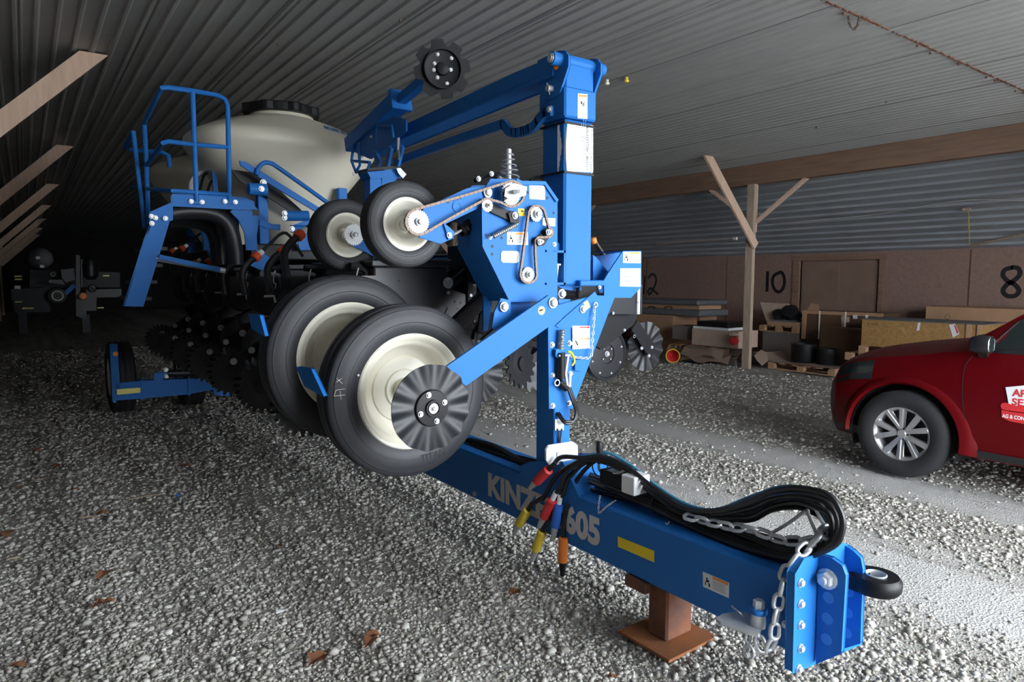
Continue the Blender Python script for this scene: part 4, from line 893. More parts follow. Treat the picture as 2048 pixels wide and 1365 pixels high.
# hopper and meter housing
hx0, hx1 = at(740, 540, Y=YU).x, at(897, 540, Y=YU).x
bm = B(); z0, z1, z2 = at(800, 552, Y=YU).z, at(800, 534, Y=YU).z, at(800, 521, Y=YU).z
box(bm, hx0+.03, hx1, YU+.01, YU+.20, z0-.05, z1); hp = mk('hopper', bm, 'black_lit_sheen', ru, bevel=.008)
bm = B(); box(bm, hx0+.01, hx1+.01, YU-.005, YU+.215, z1, z2); box(bm, hx0+.35, hx1+.015, YU-.012, YU+.22, z2, z2+.012); mk('hopper_lid', bm, 'black_lit_sheen', ru, bevel=.010)
bm = B(); tube(bm, smooth_path([at(717, 536, Y=YU+.02), at(713, 553, Y=YU+.01), at(714, 570, Y=YU), at(719, 572, Y=YU), at(716, 585, Y=YU)], 4), .004, 6); mk('latch_wire', bm, 'galv', ru)
bm = B(); tube(bm, [at(692, 606, Y=YU-.06), at(716, 605, Y=YU-.06), at(720, 622, Y=YU-.06)], .0095, 8); mk('depth_handle', bm, 'galv', ru, smooth=True)
bm = B(); tube(bm, smooth_path([at(700, 533, Y=YU+.1), at(722, 536, Y=YU+.1), at(733, 545, Y=YU+.1), at(730, 560, Y=YU+.1)], 4), .022, 8); mk('seed_hose', bm, 'hose', ru, smooth=True)
# rounded meter cover on the trailing side
bm = B(); lathe(bm, (1.46, YU+.03, 1.50), (0, -1, 0), [(.10, -.17), (.125, -.15), (.13, -.02), (.12, 0), (.05, .012)], 28); box(bm, 1.36, 1.56, YU+.02, YU+.19, 1.46, 1.66); mk('meter_cover', bm, 'black_plastic', ru, smooth=True)
for dz in (-.12, -.06): bolt(ru, (1.44+.02*(dz < -.1), YU+.0, 1.29+dz*1.6), (0, -1, 0), .021, 'zinc_white')
# gauge wheels and opener
for dy in (-.08, .16):
    bm = B(); lathe(bm, (1.62, YU+dy, 1.08), (0, -1, 0), [(.19, -.035), (.205, -.025), (.208, 0), (.205, .025), (.19, .035), (.165, .035), (.15, .012), (.04, .016), (.04, .03)], 36); mk('gauge_wheel', bm, 'rubber_dull', ru, smooth=True)
bm = B(); lathe(bm, (1.70, YU+.06, 1.02), (0, -1, 0), [(.19, 0), (.19, .004)], 32); mk('opener_disc', bm, 'black_satin', ru)
bm = B(); beam(bm, (1.72, YU+.1, 1.30), (1.60, YU+.1, 1.02), .05, .08); beam(bm, (1.9, YU+.1, 1.45), (1.45, YU+.1, 1.25), .10, .18); mk('row_frame', bm, 'black_paint', ru, bevel=.006)
# closing arm with two spiked wheels
bm = B(); beam(bm, (1.52, YU+.1, 1.22), (1.16, YU+.1, .98), .06, .09); mk('closing_arm', bm, 'black_paint', ru, bevel=.006)
def spiked(name, parent, c, R_, teeth=22, ax=(0, -1, 0), m='black_satin', th=.010):
    c = Vector(c); a, u, v = frame_of(ax); bm = B(); pts = []
    for k in range(teeth):
        for t_, rr in ((0, .80), (.22, .82), (.45, .97), (.62, 1.0), (.78, .96), (.9, .84)):
            q = 2*PI*(k+t_)/teeth; pts.append(c+(u*math.cos(q)+v*math.sin(q))*R_*rr)
    prism(bm, pts, a*th); lathe(bm, c-a*.012, a, [(R_*.62, 0), (R_*.6, .014+th), (R_*.3, .018+th), (R_*.28, .035+th), (R_*.1, .037+th)], 24)
    return mk(name, bm, m, parent, smooth=True, sharp=30)
spiked('closing_wheel', ru, (1.17, YU-.02, .975), .170, 22, (-.22, -.97, .05)); spiked('closing_wheel', ru, (1.19, YU+.19, .975), .170, 22, (.22, -.97, .05))
for q in ((1.17, YU-.05, 1.06), (1.30, YU-.03, 1.13)): bolt(ru, q, (0, -1, 0), .018, 'galv')
# parallel arms to the bar
for dz in (0, -.2):
    for dy in (.02, .18): bm = B(); beam(bm, (2.08, YU+dy, 1.60+dz), (2.25, YU+dy, 1.72+dz*.6), .03, .05); mk('parallel_arm', bm, 'black_paint', ru, bevel=.003)
bm = B(); box(bm, 2.19, 2.232, YU-.02, YU+.22, 1.45, 1.85); mk('mounting_bracket', bm, 'black_paint', ru, bevel=.004)
for k in range(1, 7): copy_tree(ru, (0, ROW*k, 0))

# ---- front (push) row units on the other side of the bar
fu = empty('push_unit', (3.3, 3.65, .8), P); fu['label'] = 'black push row unit with fluted coulter'
YF = 3.62
plateY('push_hopper', [(1200, 600), (1228, 588), (1283, 572), (1282, 626), (1213, 626), (1200, 618)], 3.42, .24, 'black_satin', fu, bevel=.01)
plateY('hopper_edge', [(1276, 575), (1280, 574), (1279, 628), (1275, 628)], 3.41, .01, 'galv', fu)
plateY('push_leg', [(1200, 620), (1278, 625), (1266, 650), (1250, 662), (1205, 700), (1190, 690)], 3.50, .03, 'black_paint', fu)
gc = at(1210.5, 708, Y=YF); bm = B(); lathe(bm, gc, (0, -1, 0), [(.185, -.04), (.200, -.03), (.203, 0), (.198, .022), (.180, .026), (.172, .018), (.15, .020), (.075, .022), (.07, .014), (.02, .014)], 48); mk('gauge_wheel', bm, 'black_satin', fu, smooth=True)
bolt(fu, gc+Vector((0, -.016, 0)), (0, -1, 0), .016)
for k in range(8): a = 2*PI*k/8+.3; bolt(fu, gc+Vector((math.cos(a)*.155, -.02, math.sin(a)*.155)), (0, -1, 0), .006)
for k in range(4): a = 2*PI*k/4+.7; bolt(fu, gc+Vector((math.cos(a)*.055, -.022, math.sin(a)*.055)), (0, -1, 0), .005)
cc = at(1291, 693, Y=3.72)
def rf(th, r, h): k = max(0, (r/.20-.4)/.6); return r, h+.010*k*math.sin(13*th)
bm = B(); lathe(bm, cc, (0, -1, 0), [(.02, .003)]+[(.20*t, .003) for t in (.4, .55, .7, .85, 1)]+[(.20, -.002), (.14, -.002), (.02, -.002)], 130, rfun=rf); mk('fluted_blade', bm, 'black_satin', fu, smooth=True, sharp=60)
plateY('coulter_fork', [(1264, 660), (1276, 642), (1310, 692), (1308, 706), (1302, 713), (1296, 710)], 3.66, .012, 'black_paint', fu)
bolts(fu, [(1303.5, 695), (1297.5, 712), (1283, 697)], 3.655, .010); 
bm = B(); lathe(bm, at(1268.5, 673, Y=3.65), (0, -1, 0), [(.013, 0), (.013, .003), (.010, .003), (.010, 0), (.013, 0)], 14, False, False); mk('lynch_ring', bm, 'zinc', fu)
bolts(fu, [(1226, 627), (1249, 661), (1276, 605)], 3.41, .008)
spiked('cleaner_wheel', fu, at(1040, 728, Y=3.72), .175, 16, (.3, -.95, .1)); spiked('cleaner_wheel', fu, at(1062, 738, Y=3.86), .165, 16, (-.3, -.95, .1))
bm = B(); beam(bm, at(1050, 730, Y=3.80), at(1150, 640, Y=3.70), .05, .06); beam(bm, at(1150, 640, Y=3.70), Vector((2.5, 3.7, 1.6)), .05, .06); mk('cleaner_arm', bm, 'black_paint', fu, bevel=.004)
bm = B(); box(bm, 2.38, gc.x+.1, 3.6, 3.68, 1.42, 1.62); mk('push_beam', bm, 'black_paint', fu, bevel=.006)
for k in range(1, 5): copy_tree(fu, (0, ROW*k, 0))
fluted('fluted_coulter', P, at(952, 744, Y=3.45), .20, hub=False)

# ---- orange hose joints over the row units
for i, (x, y) in enumerate(((565, 503), (513, 513), (472, 521), (418, 524), (391, 527), (365, 497), (345, 503), (600, 470))):
    c = at(x, y, X=1.42); Y_ = c.y; g = empty('seed_line', c, P)
    d = Vector((.55, .25, .42)).normalized(); L_ = 1.0
    bm = B(); lathe(bm, c-d*.035, d, [(.026, 0), (.034, .008), (.034, .05), (.024, .06)], 14); mk('orange_joint', bm, 'orange_red', g, smooth=True)
    bm = B(); lathe(bm, c+d*.025, d, [(.019, 0), (.021, .01), (.021, .04), (.014, .045)], 12); mk('white_collar', bm, 'white', g, smooth=True)
    bm = B(); tube(bm, smooth_path([c+d*.06, c+d*.16+Vector((0, 0, .01)), c+d*.3+Vector((.05, .05, .02)), c+Vector((.45, .3, .02))], 5), .013, 8); mk('hose_upper', bm, 'hose', g, smooth=True)
    bm = B(); tube(bm, smooth_path([c-d*.03, c-d*.1, c-d*.16+Vector((0, 0, -.04)), c+Vector((-.12, -.1, -.28))], 5), .024, 8); mk('hose_lower', bm, 'hose', g, smooth=True)

# ---- bulk seed tanks
def dome_prof(): return [(.275, .27), (.285, .235), (.36, .215), (.50, .175), (.64, .12), (.76, .06), (.815, .02), (.83, -.03), (.81, -.085), (.72, -.20), (.55, -.42), (.38, -.66), (.25, -.84), (.18, -.95)]
def tank(c, a, b, label=None):
    c = Vector(c); g = empty('seed_tank', c, P); bm = B(); rings = []; seg = 64; mx_ = .83
    for r, h in dome_prof():
        t = r/mx_; R = []; ex = 2+.6*max(0, min(1, (r-.3)/.4))
        k = max(0, min(1, (r-.285)/.3))
        for i in range(seg):
            th = 2*PI*i/seg; cs_, sn = math.cos(th), math.sin(th)
            ax_ = r+(a*t-r)*k; bx = r+(b*t-r)*k
            R.append(bm.verts.new(c+Vector((math.copysign(abs(cs_)**(2/ex), cs_)*ax_, math.copysign(abs(sn)**(2/ex), sn)*bx, h))))
        rings.append(R)
    for A, Bq in zip(rings, rings[1:]):
        for i in range(seg): bm.faces.new((A[i], A[(i+1) % seg], Bq[(i+1) % seg], Bq[i]))
    bm.faces.new(rings[0][::-1]); bm.faces.new(rings[-1]); mk('tank_shell', bm, 'tank', g, smooth=True, sharp=50)
    bm = B(); pts = []
    for i in range(48): th = 2*PI*i/48; rr = .345 if i % 6 in (0, 1) else .318; pts.append(c+Vector((math.cos(th)*rr, math.sin(th)*rr, .262)))
    prism(bm, pts, (0, 0, .075)); lid = mk('tank_lid', bm, 'black_plastic', g, bevel=.006)
    return g
T1c = Vector((1.98, 6.30, 2.84)); T2c = Vector((2.0, 8.50, 2.84))
t1 = tank(T1c, .83, .62); tank(T2c, .83, .62)
# name on the dome
cu = bpy.data.curves.new('n', 'FONT'); cu.body = 'KINZE'; cu.size = 1; cu.offset = .03; tmp = bpy.data.objects.new('tmp', cu); COL.objects.link(tmp)
me = bpy.data.meshes.new_from_object(tmp.evaluated_get(bpy.context.evaluated_depsgraph_get())); bpy.data.objects.remove(tmp)
bm = B(); bm.from_mesh(me); bmesh.ops.subdivide_edges(bm, edges=bm.edges[:], cuts=1)
dpf = [(r, h) for r, h in dome_prof()][2:7]
for v in bm.verts:
    x = .22+v.co.x*.11; y = -.50+v.co.y*.10; rho = .83*((abs(x)/.83)**2.5+(abs(y)/.62)**2.5)**(1/2.5)
    z = np.interp(rho, [p_[0] for p_ in dpf], [p_[1] for p_ in dpf]); v.co = T1c+Vector((x, y, float(z)+.010))
mk('lettering', bm, 'blue', t1)
# tank cradle
bm = B()
tube(bm, smooth_path([at(513, 350, Y=5.56), at(517, 336, Y=5.56), at(528, 326, Y=5.56), at(542, 327, Y=5.56), at(560, 338, Y=5.56), at(650, 402, Y=5.56), at(662, 412, Y=5.56)], 4), .018, 10); mk('cradle_rail', bm, 'blue', P, smooth=True)
plateY('cradle_side', [(480, 322), (492, 325), (505, 333), (640, 417), (634, 424), (560, 380), (500, 342), (482, 330)], 5.58, .02, 'blue', P)
plateY('cradle_side', [(462, 340), (500, 345), (560, 382), (610, 428), (596, 432), (540, 396), (480, 362)], 5.74, .02, 'black_paint', P)
bolts(P, [(526.5, 366)], 5.58, .02, 'galv')
for (pa, pb, r) in (((497, 378), (533, 380), .045), ((566, 432), (616, 432), .04), ((582, 458), (616, 458), .03)):
    bm = B(); cyl(bm, at(*pa, Y=5.3), at(*pb, Y=5.3), r, 16); mk('cylinder_tube', bm, 'blue', P, smooth=True)
bolts(P, [(569, 427), (569, 436), (523, 378), (584, 458)], 5.25, .016, 'galv')
bm = B(); box(bm, 1.5, 2.6, 5.7, 8.9, 1.80, 1.93); mk('tank_frame', bm, 'black_paint', P, bevel=.01)
for x in (1.65, 2.35):
    for y in (5.85, 6.8, 8.0, 8.85): 
        bm = B(); box(bm, x-.04, x+.04, y-.04, y+.04, 1.9, 2.45); mk('tank_leg', bm, 'blue', P, bevel=.006)
# white coiled hose behind the railing
bm = B(); tube(bm, smooth_path([at(382, 385, Y=6.4), at(384, 365, Y=6.4), at(397, 348, Y=6.4), at(415, 345, Y=6.4)], 5), .022, 8); mk('white_hose', bm, 'white', P, smooth=True)
bm = B(); tube(bm, smooth_path([at(400, 380, Y=6.3), at(408, 352, Y=6.3), at(425, 342, Y=6.3), at(440, 360, Y=6.3), at(448, 385, Y=6.3)], 5), .012, 8); tube(bm, smooth_path([at(415, 382, Y=6.3), at(425, 362, Y=6.3), at(445, 372, Y=6.3), at(452, 388, Y=6.3)], 5), .012, 8); mk('black_hose', bm, 'hose', P, smooth=True)
plateY('tank_stay', [(424, 328), (432, 328), (436, 385), (428, 385)], 6.15, .03, 'blue', P)
# ---- platform, ladder and railing
pf = empty('access_platform', (1.2, 5.9, 1.4), P); YP = 5.50
plateY('platform_kick_plate', [(342.5, 393), (346, 389), (488, 395), (508, 404), (509, 418), (498, 420), (343, 412)], YP, .012, 'blue', pf)
plateY('platform_frame', [(470, 414), (510, 414), (520, 424), (531, 436), (531, 447), (516, 450), (513, 470), (514, 500), (493, 500), (490, 465), (478, 440), (462, 424)], YP+.02, .02, 'blue', pf)
plateY('frame_arm', [(520, 440), (545, 449), (560, 450), (560, 460), (535, 457), (520, 450)], YP+.0, .02, 'blue', pf)
bm = B(); prism(bm, px_poly([(505, 419), (519, 420), (519, 432), (505, 431)], Y=YP+.018), (0, .001, 0)); mk('square_opening', bm, 'ink', pf)
a = at(343, 404, Y=YP); b = at(508, 412, Y=YP); bm = B(); box(bm, a.x, b.x, YP+.01, YP+.75, a.z-.03, a.z); mk('platform_deck', bm, 'black_paint', pf)
bm = B(); tube(bm, smooth_path([at(318, 432, Y=YP+.1), at(370, 424, Y=YP+.1), at(425, 428, Y=YP+.1), at(455, 450, Y=YP+.1), at(467, 490, Y=YP+.1), at(470, 530, Y=YP+.1)], 5), .065, 14); mk('air_duct', bm, 'black_satin', pf, smooth=True)
bm = B(); tube(bm, smooth_path([at(330, 440, Y=YP+.35), at(400, 445, Y=YP+.35), at(430, 470, Y=YP+.35), at(440, 530, Y=YP+.35)], 5), .06, 14); mk('air_duct', bm, 'black_satin', pf, smooth=True)
st = [(299, 452), (340, 437), (327, 481), (286, 613), (247, 612), (288, 481)]
plateY('ladder_stringer', st, YP-.02, .010, 'blue', pf)
plateY('ladder_stringer', st, YP+.45, .010, 'blue', pf)
bm = B(); A_ = px_poly([(299, 452), (288, 481), (247, 612)], Y=YP-.02)
for p_, q_ in zip(A_, A_[1:]): prism(bm, [p_, q_, q_+Vector((0, .035, 0)), p_+Vector((0, .035, 0))], (.008, 0, 0))
mk('stringer_flange', bm, 'blue', pf)
for t_ in (.12, .38, .64, .9):
    l = A_[1].lerp(A_[2], t_); bm = B(); box(bm, l.x+.01, l.x+.17, YP-.01, YP+.45, l.z-.012, l.z+.012); mk('ladder_step', bm, 'black_paint', pf)
bolts(pf, [(303, 433), (311, 436), (331, 437), (304, 447)], YP-.025, .013, 'galv'); 
plateY('ladder_hanger', [(300, 425), (345, 405), (345, 440), (300, 452)], YP-.005, .012, 'blue', pf)
xr = at(321, 178, Y=YP).x; Rr = .0185
bm = B()
top = [at(459, 404, Y=YP), at(456, 240, Y=YP), at(455, 212, Y=YP), at(450, 199, Y=YP), at(436, 191, Y=YP), at(385, 182, Y=YP), at(335, 175, Y=YP), at(324, 176, Y=YP), at(318, 184, X=xr), at(291, 242, X=xr), at(289, 250, X=xr), at(293, 330, X=xr), at(297, 448, X=xr)]
tube(bm, top, Rr, 10); mk('rail_hoop', bm, 'blue', pf, smooth=True)
bm = B(); tube(bm, [at(385, 182, Y=YP), at(393, 404, Y=YP)], Rr, 10); mk('rail_post', bm, 'blue', pf, smooth=True)
bm = B(); tube(bm, [at(457, 295, Y=YP), at(392, 290, Y=YP), at(337, 283, Y=YP), at(326, 286, Y=YP), at(293, 331, X=xr)], Rr*.9, 10); mk('mid_rail', bm, 'blue', pf, smooth=True)
bm = B(); tube(bm, [at(459, 390, Y=YP), at(393, 385, Y=YP), at(345, 382, Y=YP), at(318, 380, X=xr), at(262, 374, X=xr)], Rr*.9, 10); mk('low_rail', bm, 'blue', pf, smooth=True)
Y2 = 6.4; bm = B(); tube(bm, [at(290, 458, Y=Y2), at(276, 345, Y=Y2), at(267, 264, Y=Y2), at(263, 268, Y=Y2+.2), at(250, 297, Y=Y2+.6), at(262, 300, Y=Y2+.2), at(325, 305, Y=Y2), at(337, 311, Y=Y2), at(340, 335, Y=Y2)], Rr, 10); mk('ladder_handrail', bm, 'blue', pf, smooth=True)
for x in (393, 460):
    c = at(x, 404, Y=YP-.005); bm = B(); box(bm, c.x-.055, c.x+.055, YP-.012, YP, c.z-.018, c.z+.018); mk('rail_foot', bm, 'blue', pf, bevel=.004)
    for s_ in (-1, 1): bolt(pf, c+Vector((s_*.038, -.008, 0)), (0, -1, 0), .013, 'galv')
# long steel tube under the platform
bm = B(); tube(bm, [at(312, 517, Y=YP), at(450, 542, Y=YP)], .022, 10); mk('galvanised_pipe', bm, 'galv', P, smooth=True)
bm = B(); beam(bm, at(318, 514, Y=YP-.05), at(440, 540, Y=YP-.05), .02, .035); mk('cross_strip', bm, 'blue', P)
for (pts_, Y_) in (([(400, 455), (415, 450), (440, 520), (425, 530)], 6.3), ([(515, 500), (545, 520), (535, 545), (500, 530)], 5.6), ([(590, 450), (640, 430), (640, 500), (600, 500)], 5.6)):
    plateY('frame_brace', pts_, Y_, .02, 'blue', P)
# ---- rear transport carriage with two tires seen tread on
tc_ = empty('transport_carriage', (1.3, 9.2, 0), P); YT_ = 8.98
plateY('carriage_upright', [(220, 689), (234.5, 689), (239, 764), (231.5, 806), (226, 805)], YT_, .10, 'blue', tc_)
plateY('carriage_beam', [(231, 768), (281.5, 763), (408, 757.5), (428, 779), (375, 789), (286, 797), (232, 801)], YT_, .14, 'blue', tc_)
plateY('carriage_toe', [(428, 778), (440, 781), (460, 786), (458, 792), (432, 791), (427, 784)], YT_, .12, 'blue', tc_)
for q in ([(282, 762), (288, 762), (288, 798), (282, 799)], [(376, 757), (381, 757), (381, 790), (376, 791)]): plateY('carriage_flange', q, YT_-.02, .18, 'blue', tc_)
plateY('cylinder_bracket', [(309, 747), (334, 746), (334, 753), (326, 754), (326, 763), (308, 764)], YT_-.01, .06, 'blue', tc_)
bolts(tc_, [(332, 740), (333, 753)], YT_-.02, .02, 'galv')
bm = B(); cyl(bm, at(335, 747, Y=YT_), at(440, 745, Y=YT_), .045, 14); mk('lift_cylinder', bm, 'black_satin', tc_, smooth=True)
plateY('reflector', [(234, 779.5), (281, 776), (281, 785.5), (234, 790)], YT_-.003, .003, 'reflector_yellow', tc_)
bm = B(); lathe(bm, at(231, 708.5, Y=YT_), (0, -1, 0), [(.028, 0), (.028, .002)], 16); mk('round_label', bm, 'sticker_orange', tc_)
for x in (245, 384, 520):
    c = at(x, 815, Y=9.42); wheel('transport_wheel', P, (c.x, 9.46, .435), .44, .27, .22, (-1, 0, 0), ribs=4, dull=True)

# ================================================================== RED CAR
CX = 6.715; CW = .915; CY0 = 3.30      # centre line, half width, front bumper
car = thing('car', (CX, 1.0, 0), 'dark red crossover car with silver alloy wheel and a round company badge on its door', 'car')
# stations: s, [(half width, z) x 9 from the underside up to the centre line]
ST = [
 (0.00, [(.30, .34), (.42, .36), (.48, .44), (.50, .56), (.48, .66), (.42, .72), (.30, .75), (.15, .76), (0, .76)]),
 (0.06, [(.50, .27), (.62, .29), (.68, .42), (.70, .56), (.68, .68), (.60, .76), (.44, .80), (.2, .82), (0, .83)]),
 (0.18, [(.66, .25), (.78, .27), (.83, .42), (.845, .58), (.83, .74), (.77, .84), (.58, .90), (.3, .92), (0, .925)]),
 (0.34, [(.72, .24), (.85, .27), (.885, .45), (.89, .62), (.875, .80), (.83, .905), (.62, .96), (.3, .985), (0, .99)]),
 (0.60, [(.74, .24), (.87, .27), (.905, .45), (.908, .64), (.895, .84), (.855, .955), (.64, 1.015), (.3, 1.04), (0, 1.045)]),
 (0.90, [(.74, .24), (.875, .27), (.912, .45), (.915, .66), (.905, .88), (.87, 1.00), (.66, 1.06), (.3, 1.085), (0, 1.09)]),
 (1.05, [(.74, .24), (.875, .27), (.912, .45), (.915, .66), (.908, .92), (.88, 1.035), (.68, 1.095), (.3, 1.12), (0, 1.125)]),
 (1.20, [(.74, .24), (.875, .27), (.912, .45), (.915, .66), (.908, .94), (.885, 1.055), (.72, 1.13), (.4, 1.145), (0, 1.15)]),
 (1.48, [(.74, .24), (.875, .27), (.912, .45), (.915, .66), (.908, .95), (.885, 1.07), (.745, 1.335), (.5, 1.375), (0, 1.385)]),
 (1.78, [(.74, .24), (.875, .27), (.912, .45), (.915, .66), (.908, .955), (.885, 1.08), (.70, 1.50), (.5, 1.545), (0, 1.56)]),
 (2.08, [(.74, .24), (.875, .27), (.912, .45), (.915, .66), (.908, .96), (.885, 1.09), (.655, 1.58), (.52, 1.63), (0, 1.65)]),
 (3.00, [(.74, .24), (.875, .27), (.912, .45), (.915, .66), (.908, .97), (.885, 1.10), (.645, 1.62), (.52, 1.67), (0, 1.69)]),
 (3.80, [(.74, .24), (.875, .27), (.912, .45), (.915, .66), (.908, .98), (.885, 1.12), (.64, 1.61), (.52, 1.665), (0, 1.685)]),
 (4.45, [(.72, .26), (.85, .30), (.895, .45), (.90, .66), (.895, .98), (.87, 1.14), (.63, 1.57), (.5, 1.62), (0, 1.64)]),
 (4.72, [(.68, .32), (.80, .36), (.85, .47), (.86, .66), (.85, .98), (.82, 1.14), (.60, 1.42), (.45, 1.46), (0, 1.48)]),
 (4.86, [(.55, .40), (.66, .42), (.72, .50), (.74, .66), (.72, .95), (.68, 1.06), (.5, 1.12), (.3, 1.13), (0, 1.14)]),
]
ST = [(s, [(w_, z+(.03 if i >= 5 else .012 if i == 4 else 0)*min(1, s/.34)*(1 if s < 1.25 else max(0, (2.08-s)/.83))) for i, (w_, z) in enumerate(q)]) for s, q in ST]
def sect(s):
    for (a, A), (b, Bq) in zip(ST, ST[1:]):
        if a <= s <= b:
            t = (s-a)/(b-a); return [(A[i][0]+(Bq[i][0]-A[i][0])*t, A[i][1]+(Bq[i][1]-A[i][1])*t) for i in range(9)]
def cpt(s, i, sg=-1, out=0.):
    w_, z = sect(s)[i]; return Vector((CX+sg*(w_+out), CY0-s, z))
bm = B(); rings = []
ss = sorted(set([a for a, _ in ST]+[.03, .12, .26, .45, .75, 1.05, 1.56, 1.85, 2.13, 2.6, 3.4, 4.1, 4.6]))
for s in ss:
    q = sect(s); left = [Vector((CX-w_, CY0-s, z)) for w_, z in q]; right = [Vector((CX+w_, CY0-s, z)) for w_, z in q[:-1]][::-1]
    rings.append([bm.verts.new(v) for v in left+right])
n = len(rings[0])
for A, Bq in zip(rings, rings[1:]):
    for i in range(n): bm.faces.new((A[i], A[(i+1) % n], Bq[(i+1) % n], Bq[i]))
bm.faces.new(rings[0][::-1]); bm.faces.new(rings[-1])
body = mk('car_body', bm, 'car_red', car)
WY, WZ, WR = 2.52, .352, .43
def cutter(y):
    b_ = B(); lathe(b_, (CX-1.2, y, WZ), (1, 0, 0), [(WR, 0), (WR, .62)], 48); lathe(b_, (CX+.58, y, WZ), (1, 0, 0), [(WR, 0), (WR, .62)], 48); return mk('cut', b_, None)
cuts = [cutter(WY), cutter(WY-2.89)]
for c in cuts:
    md = body.modifiers.new('b', 'BOOLEAN'); md.object = c; md.operation = 'DIFFERENCE'; md.solver = 'EXACT'
bpy.context.view_layer.update()
nm = bpy.data.meshes.new_from_object(body.evaluated_get(bpy.context.evaluated_depsgraph_get())); body.modifiers.clear(); body.data = nm
nm.materials.clear(); nm.materials.append(M['car_red']); nm.polygons.foreach_set('use_smooth', [True]*len(nm.polygons)); nm.polygons.foreach_set('material_index', [0]*len(nm.polygons)); nm.set_sharp_from_angle(angle=math.radians(34))
for c in cuts: del WLOC[c]; bpy.data.objects.remove(c)
for y in (WY, WY-2.89):
    for sg in (-1, 1):
        x_in = CX+sg*.56; bm = B()
        for k in range(20):
            a0, a1 = PI*(-.12+1.24*k/20), PI*(-.12+1.24*(k+1)/20); f_ = lambda a, x: bm.verts.new((x, y+math.cos(a)*(WR-.008), WZ+math.sin(a)*(WR-.008)))
            v = [f_(a0, x_in), f_(a1, x_in), f_(a1, CX+sg*(CW-.02)), f_(a0, CX+sg*(CW-.02))]; bm.faces.new(v)
        bm.faces.new([bm.verts.new((x_in, y+math.cos(a)*WR, WZ+math.sin(a)*WR)) for a in np.linspace(-.35, PI+.35, 24)]); mk('wheel_well', bm, 'car_black', car)
        # flared arch
        bm = B(); rows = []
        for k in range(37):
            a = PI*(-.02+1.06*k/36); rear = max(0, -math.cos(a)); wd = .05+.05*rear; r_ = []
            for t_, ox in ((0, .004), (.02, .034), (.35*wd+.02, .030), (.7*wd+.02, .016), (wd+.03, -.012)):
                rr = WR-.006+t_; r_.append(bm.verts.new((CX+sg*(CW-.008+ox-.012*max(0, math.sin(a))), y+math.cos(a)*rr, WZ+math.sin(a)*rr)))
            rows.append(r_)
        for A, Bq in zip(rows, rows[1:]):
            for i in range(4): bm.faces.new((A[i], A[i+1], Bq[i+1], Bq[i]))
        mk('wheel_arch', bm, 'car_red', car, smooth=True, sharp=60)
def car_wheel(y, sg):
    x = CX+sg*(CW-.105); c = Vector((x, y, .36)); ax = Vector((sg, 0, 0)); g = empty('car_wheel', c, car); R_, w_, rr = .36, .225, .222; h = w_/2
    bm = B(); prof = [(rr, -h*.85), (rr+.02, -h*.95), (rr+.07, -h*1.03), (R_-.035, -h*.97), (R_-.010, -h*.84)]
    for a, b in ((-.80, -.50), (-.44, -.06), (.06, .44), (.50, .80)): prof += [(R_-.008, h*a), (R_, h*a+.002), (R_, h*b-.002), (R_-.008, h*b)]
    prof += [(R_-.010, h*.84), (R_-.035, h*.97), (rr+.07, h*1.03), (rr+.02, h*.95), (rr, h*.85)]
    lathe(bm, c, ax, prof, 64, False, False); mk('tire', bm, 'rubber_dull', g, smooth=True, sharp=30)
    bm = B(); lathe(bm, c, ax, [(rr, -h*.8), (rr-.03, -h*.6), (rr-.03, h*.55), (rr-.012, h*.78), (rr+.006, h*.86), (rr+.006, h*.80), (rr, h*.6)], 56, False, False); mk('rim_barrel', bm, 'alloy', g, smooth=True)
    bm = B(); lathe(bm, c-ax*.02, ax, [(rr-.03, 0), (rr-.03, .004)], 40); mk('brake_backing', bm, 'car_black', g)
    a_, u, v = frame_of(ax)
    for k in range(5):
        for off in (-.20, .20):
            th = 2*PI*k/5+.3; d0 = u*math.cos(th+off*.55)+v*math.sin(th+off*.55); d1 = u*math.cos(th+off*1.5)+v*math.sin(th+off*1.5)
            p0, p1 = c+d0*.045+ax*h*.62, c+d1*(rr-.012)+ax*h*.80; t_ = (p1-p0).normalized(); sd = t_.cross(ax).normalized()
            bm = B(); prism(bm, [p0-sd*.014, p1-sd*.021, p1+sd*.021, p0+sd*.014], -ax*.03)
            prism(bm, [p0+ax*.0-sd*.004, p1-sd*.006, p1+sd*.006, p0+sd*.004], ax*.007); mk('spoke', bm, 'alloy', g, bevel=.003)
    bm = B(); lathe(bm, c+ax*h*.5, ax, [(.055, 0), (.055, h*.14), (.035, h*.2), (.03, h*.24), (.0, h*.24)][:4], 24); mk('hub_cap', bm, 'alloy', g, smooth=True)
    for k in range(5): th = 2*PI*k/5+.3+PI/5; bolt(g, c+ax*h*.64+(u*math.cos(th)+v*math.sin(th))*.045, tuple(ax), .008, 'car_black', 'lug_nut')
for y in (WY, WY-2.89):
    for sg in (-1, 1): car_wheel(y, sg)
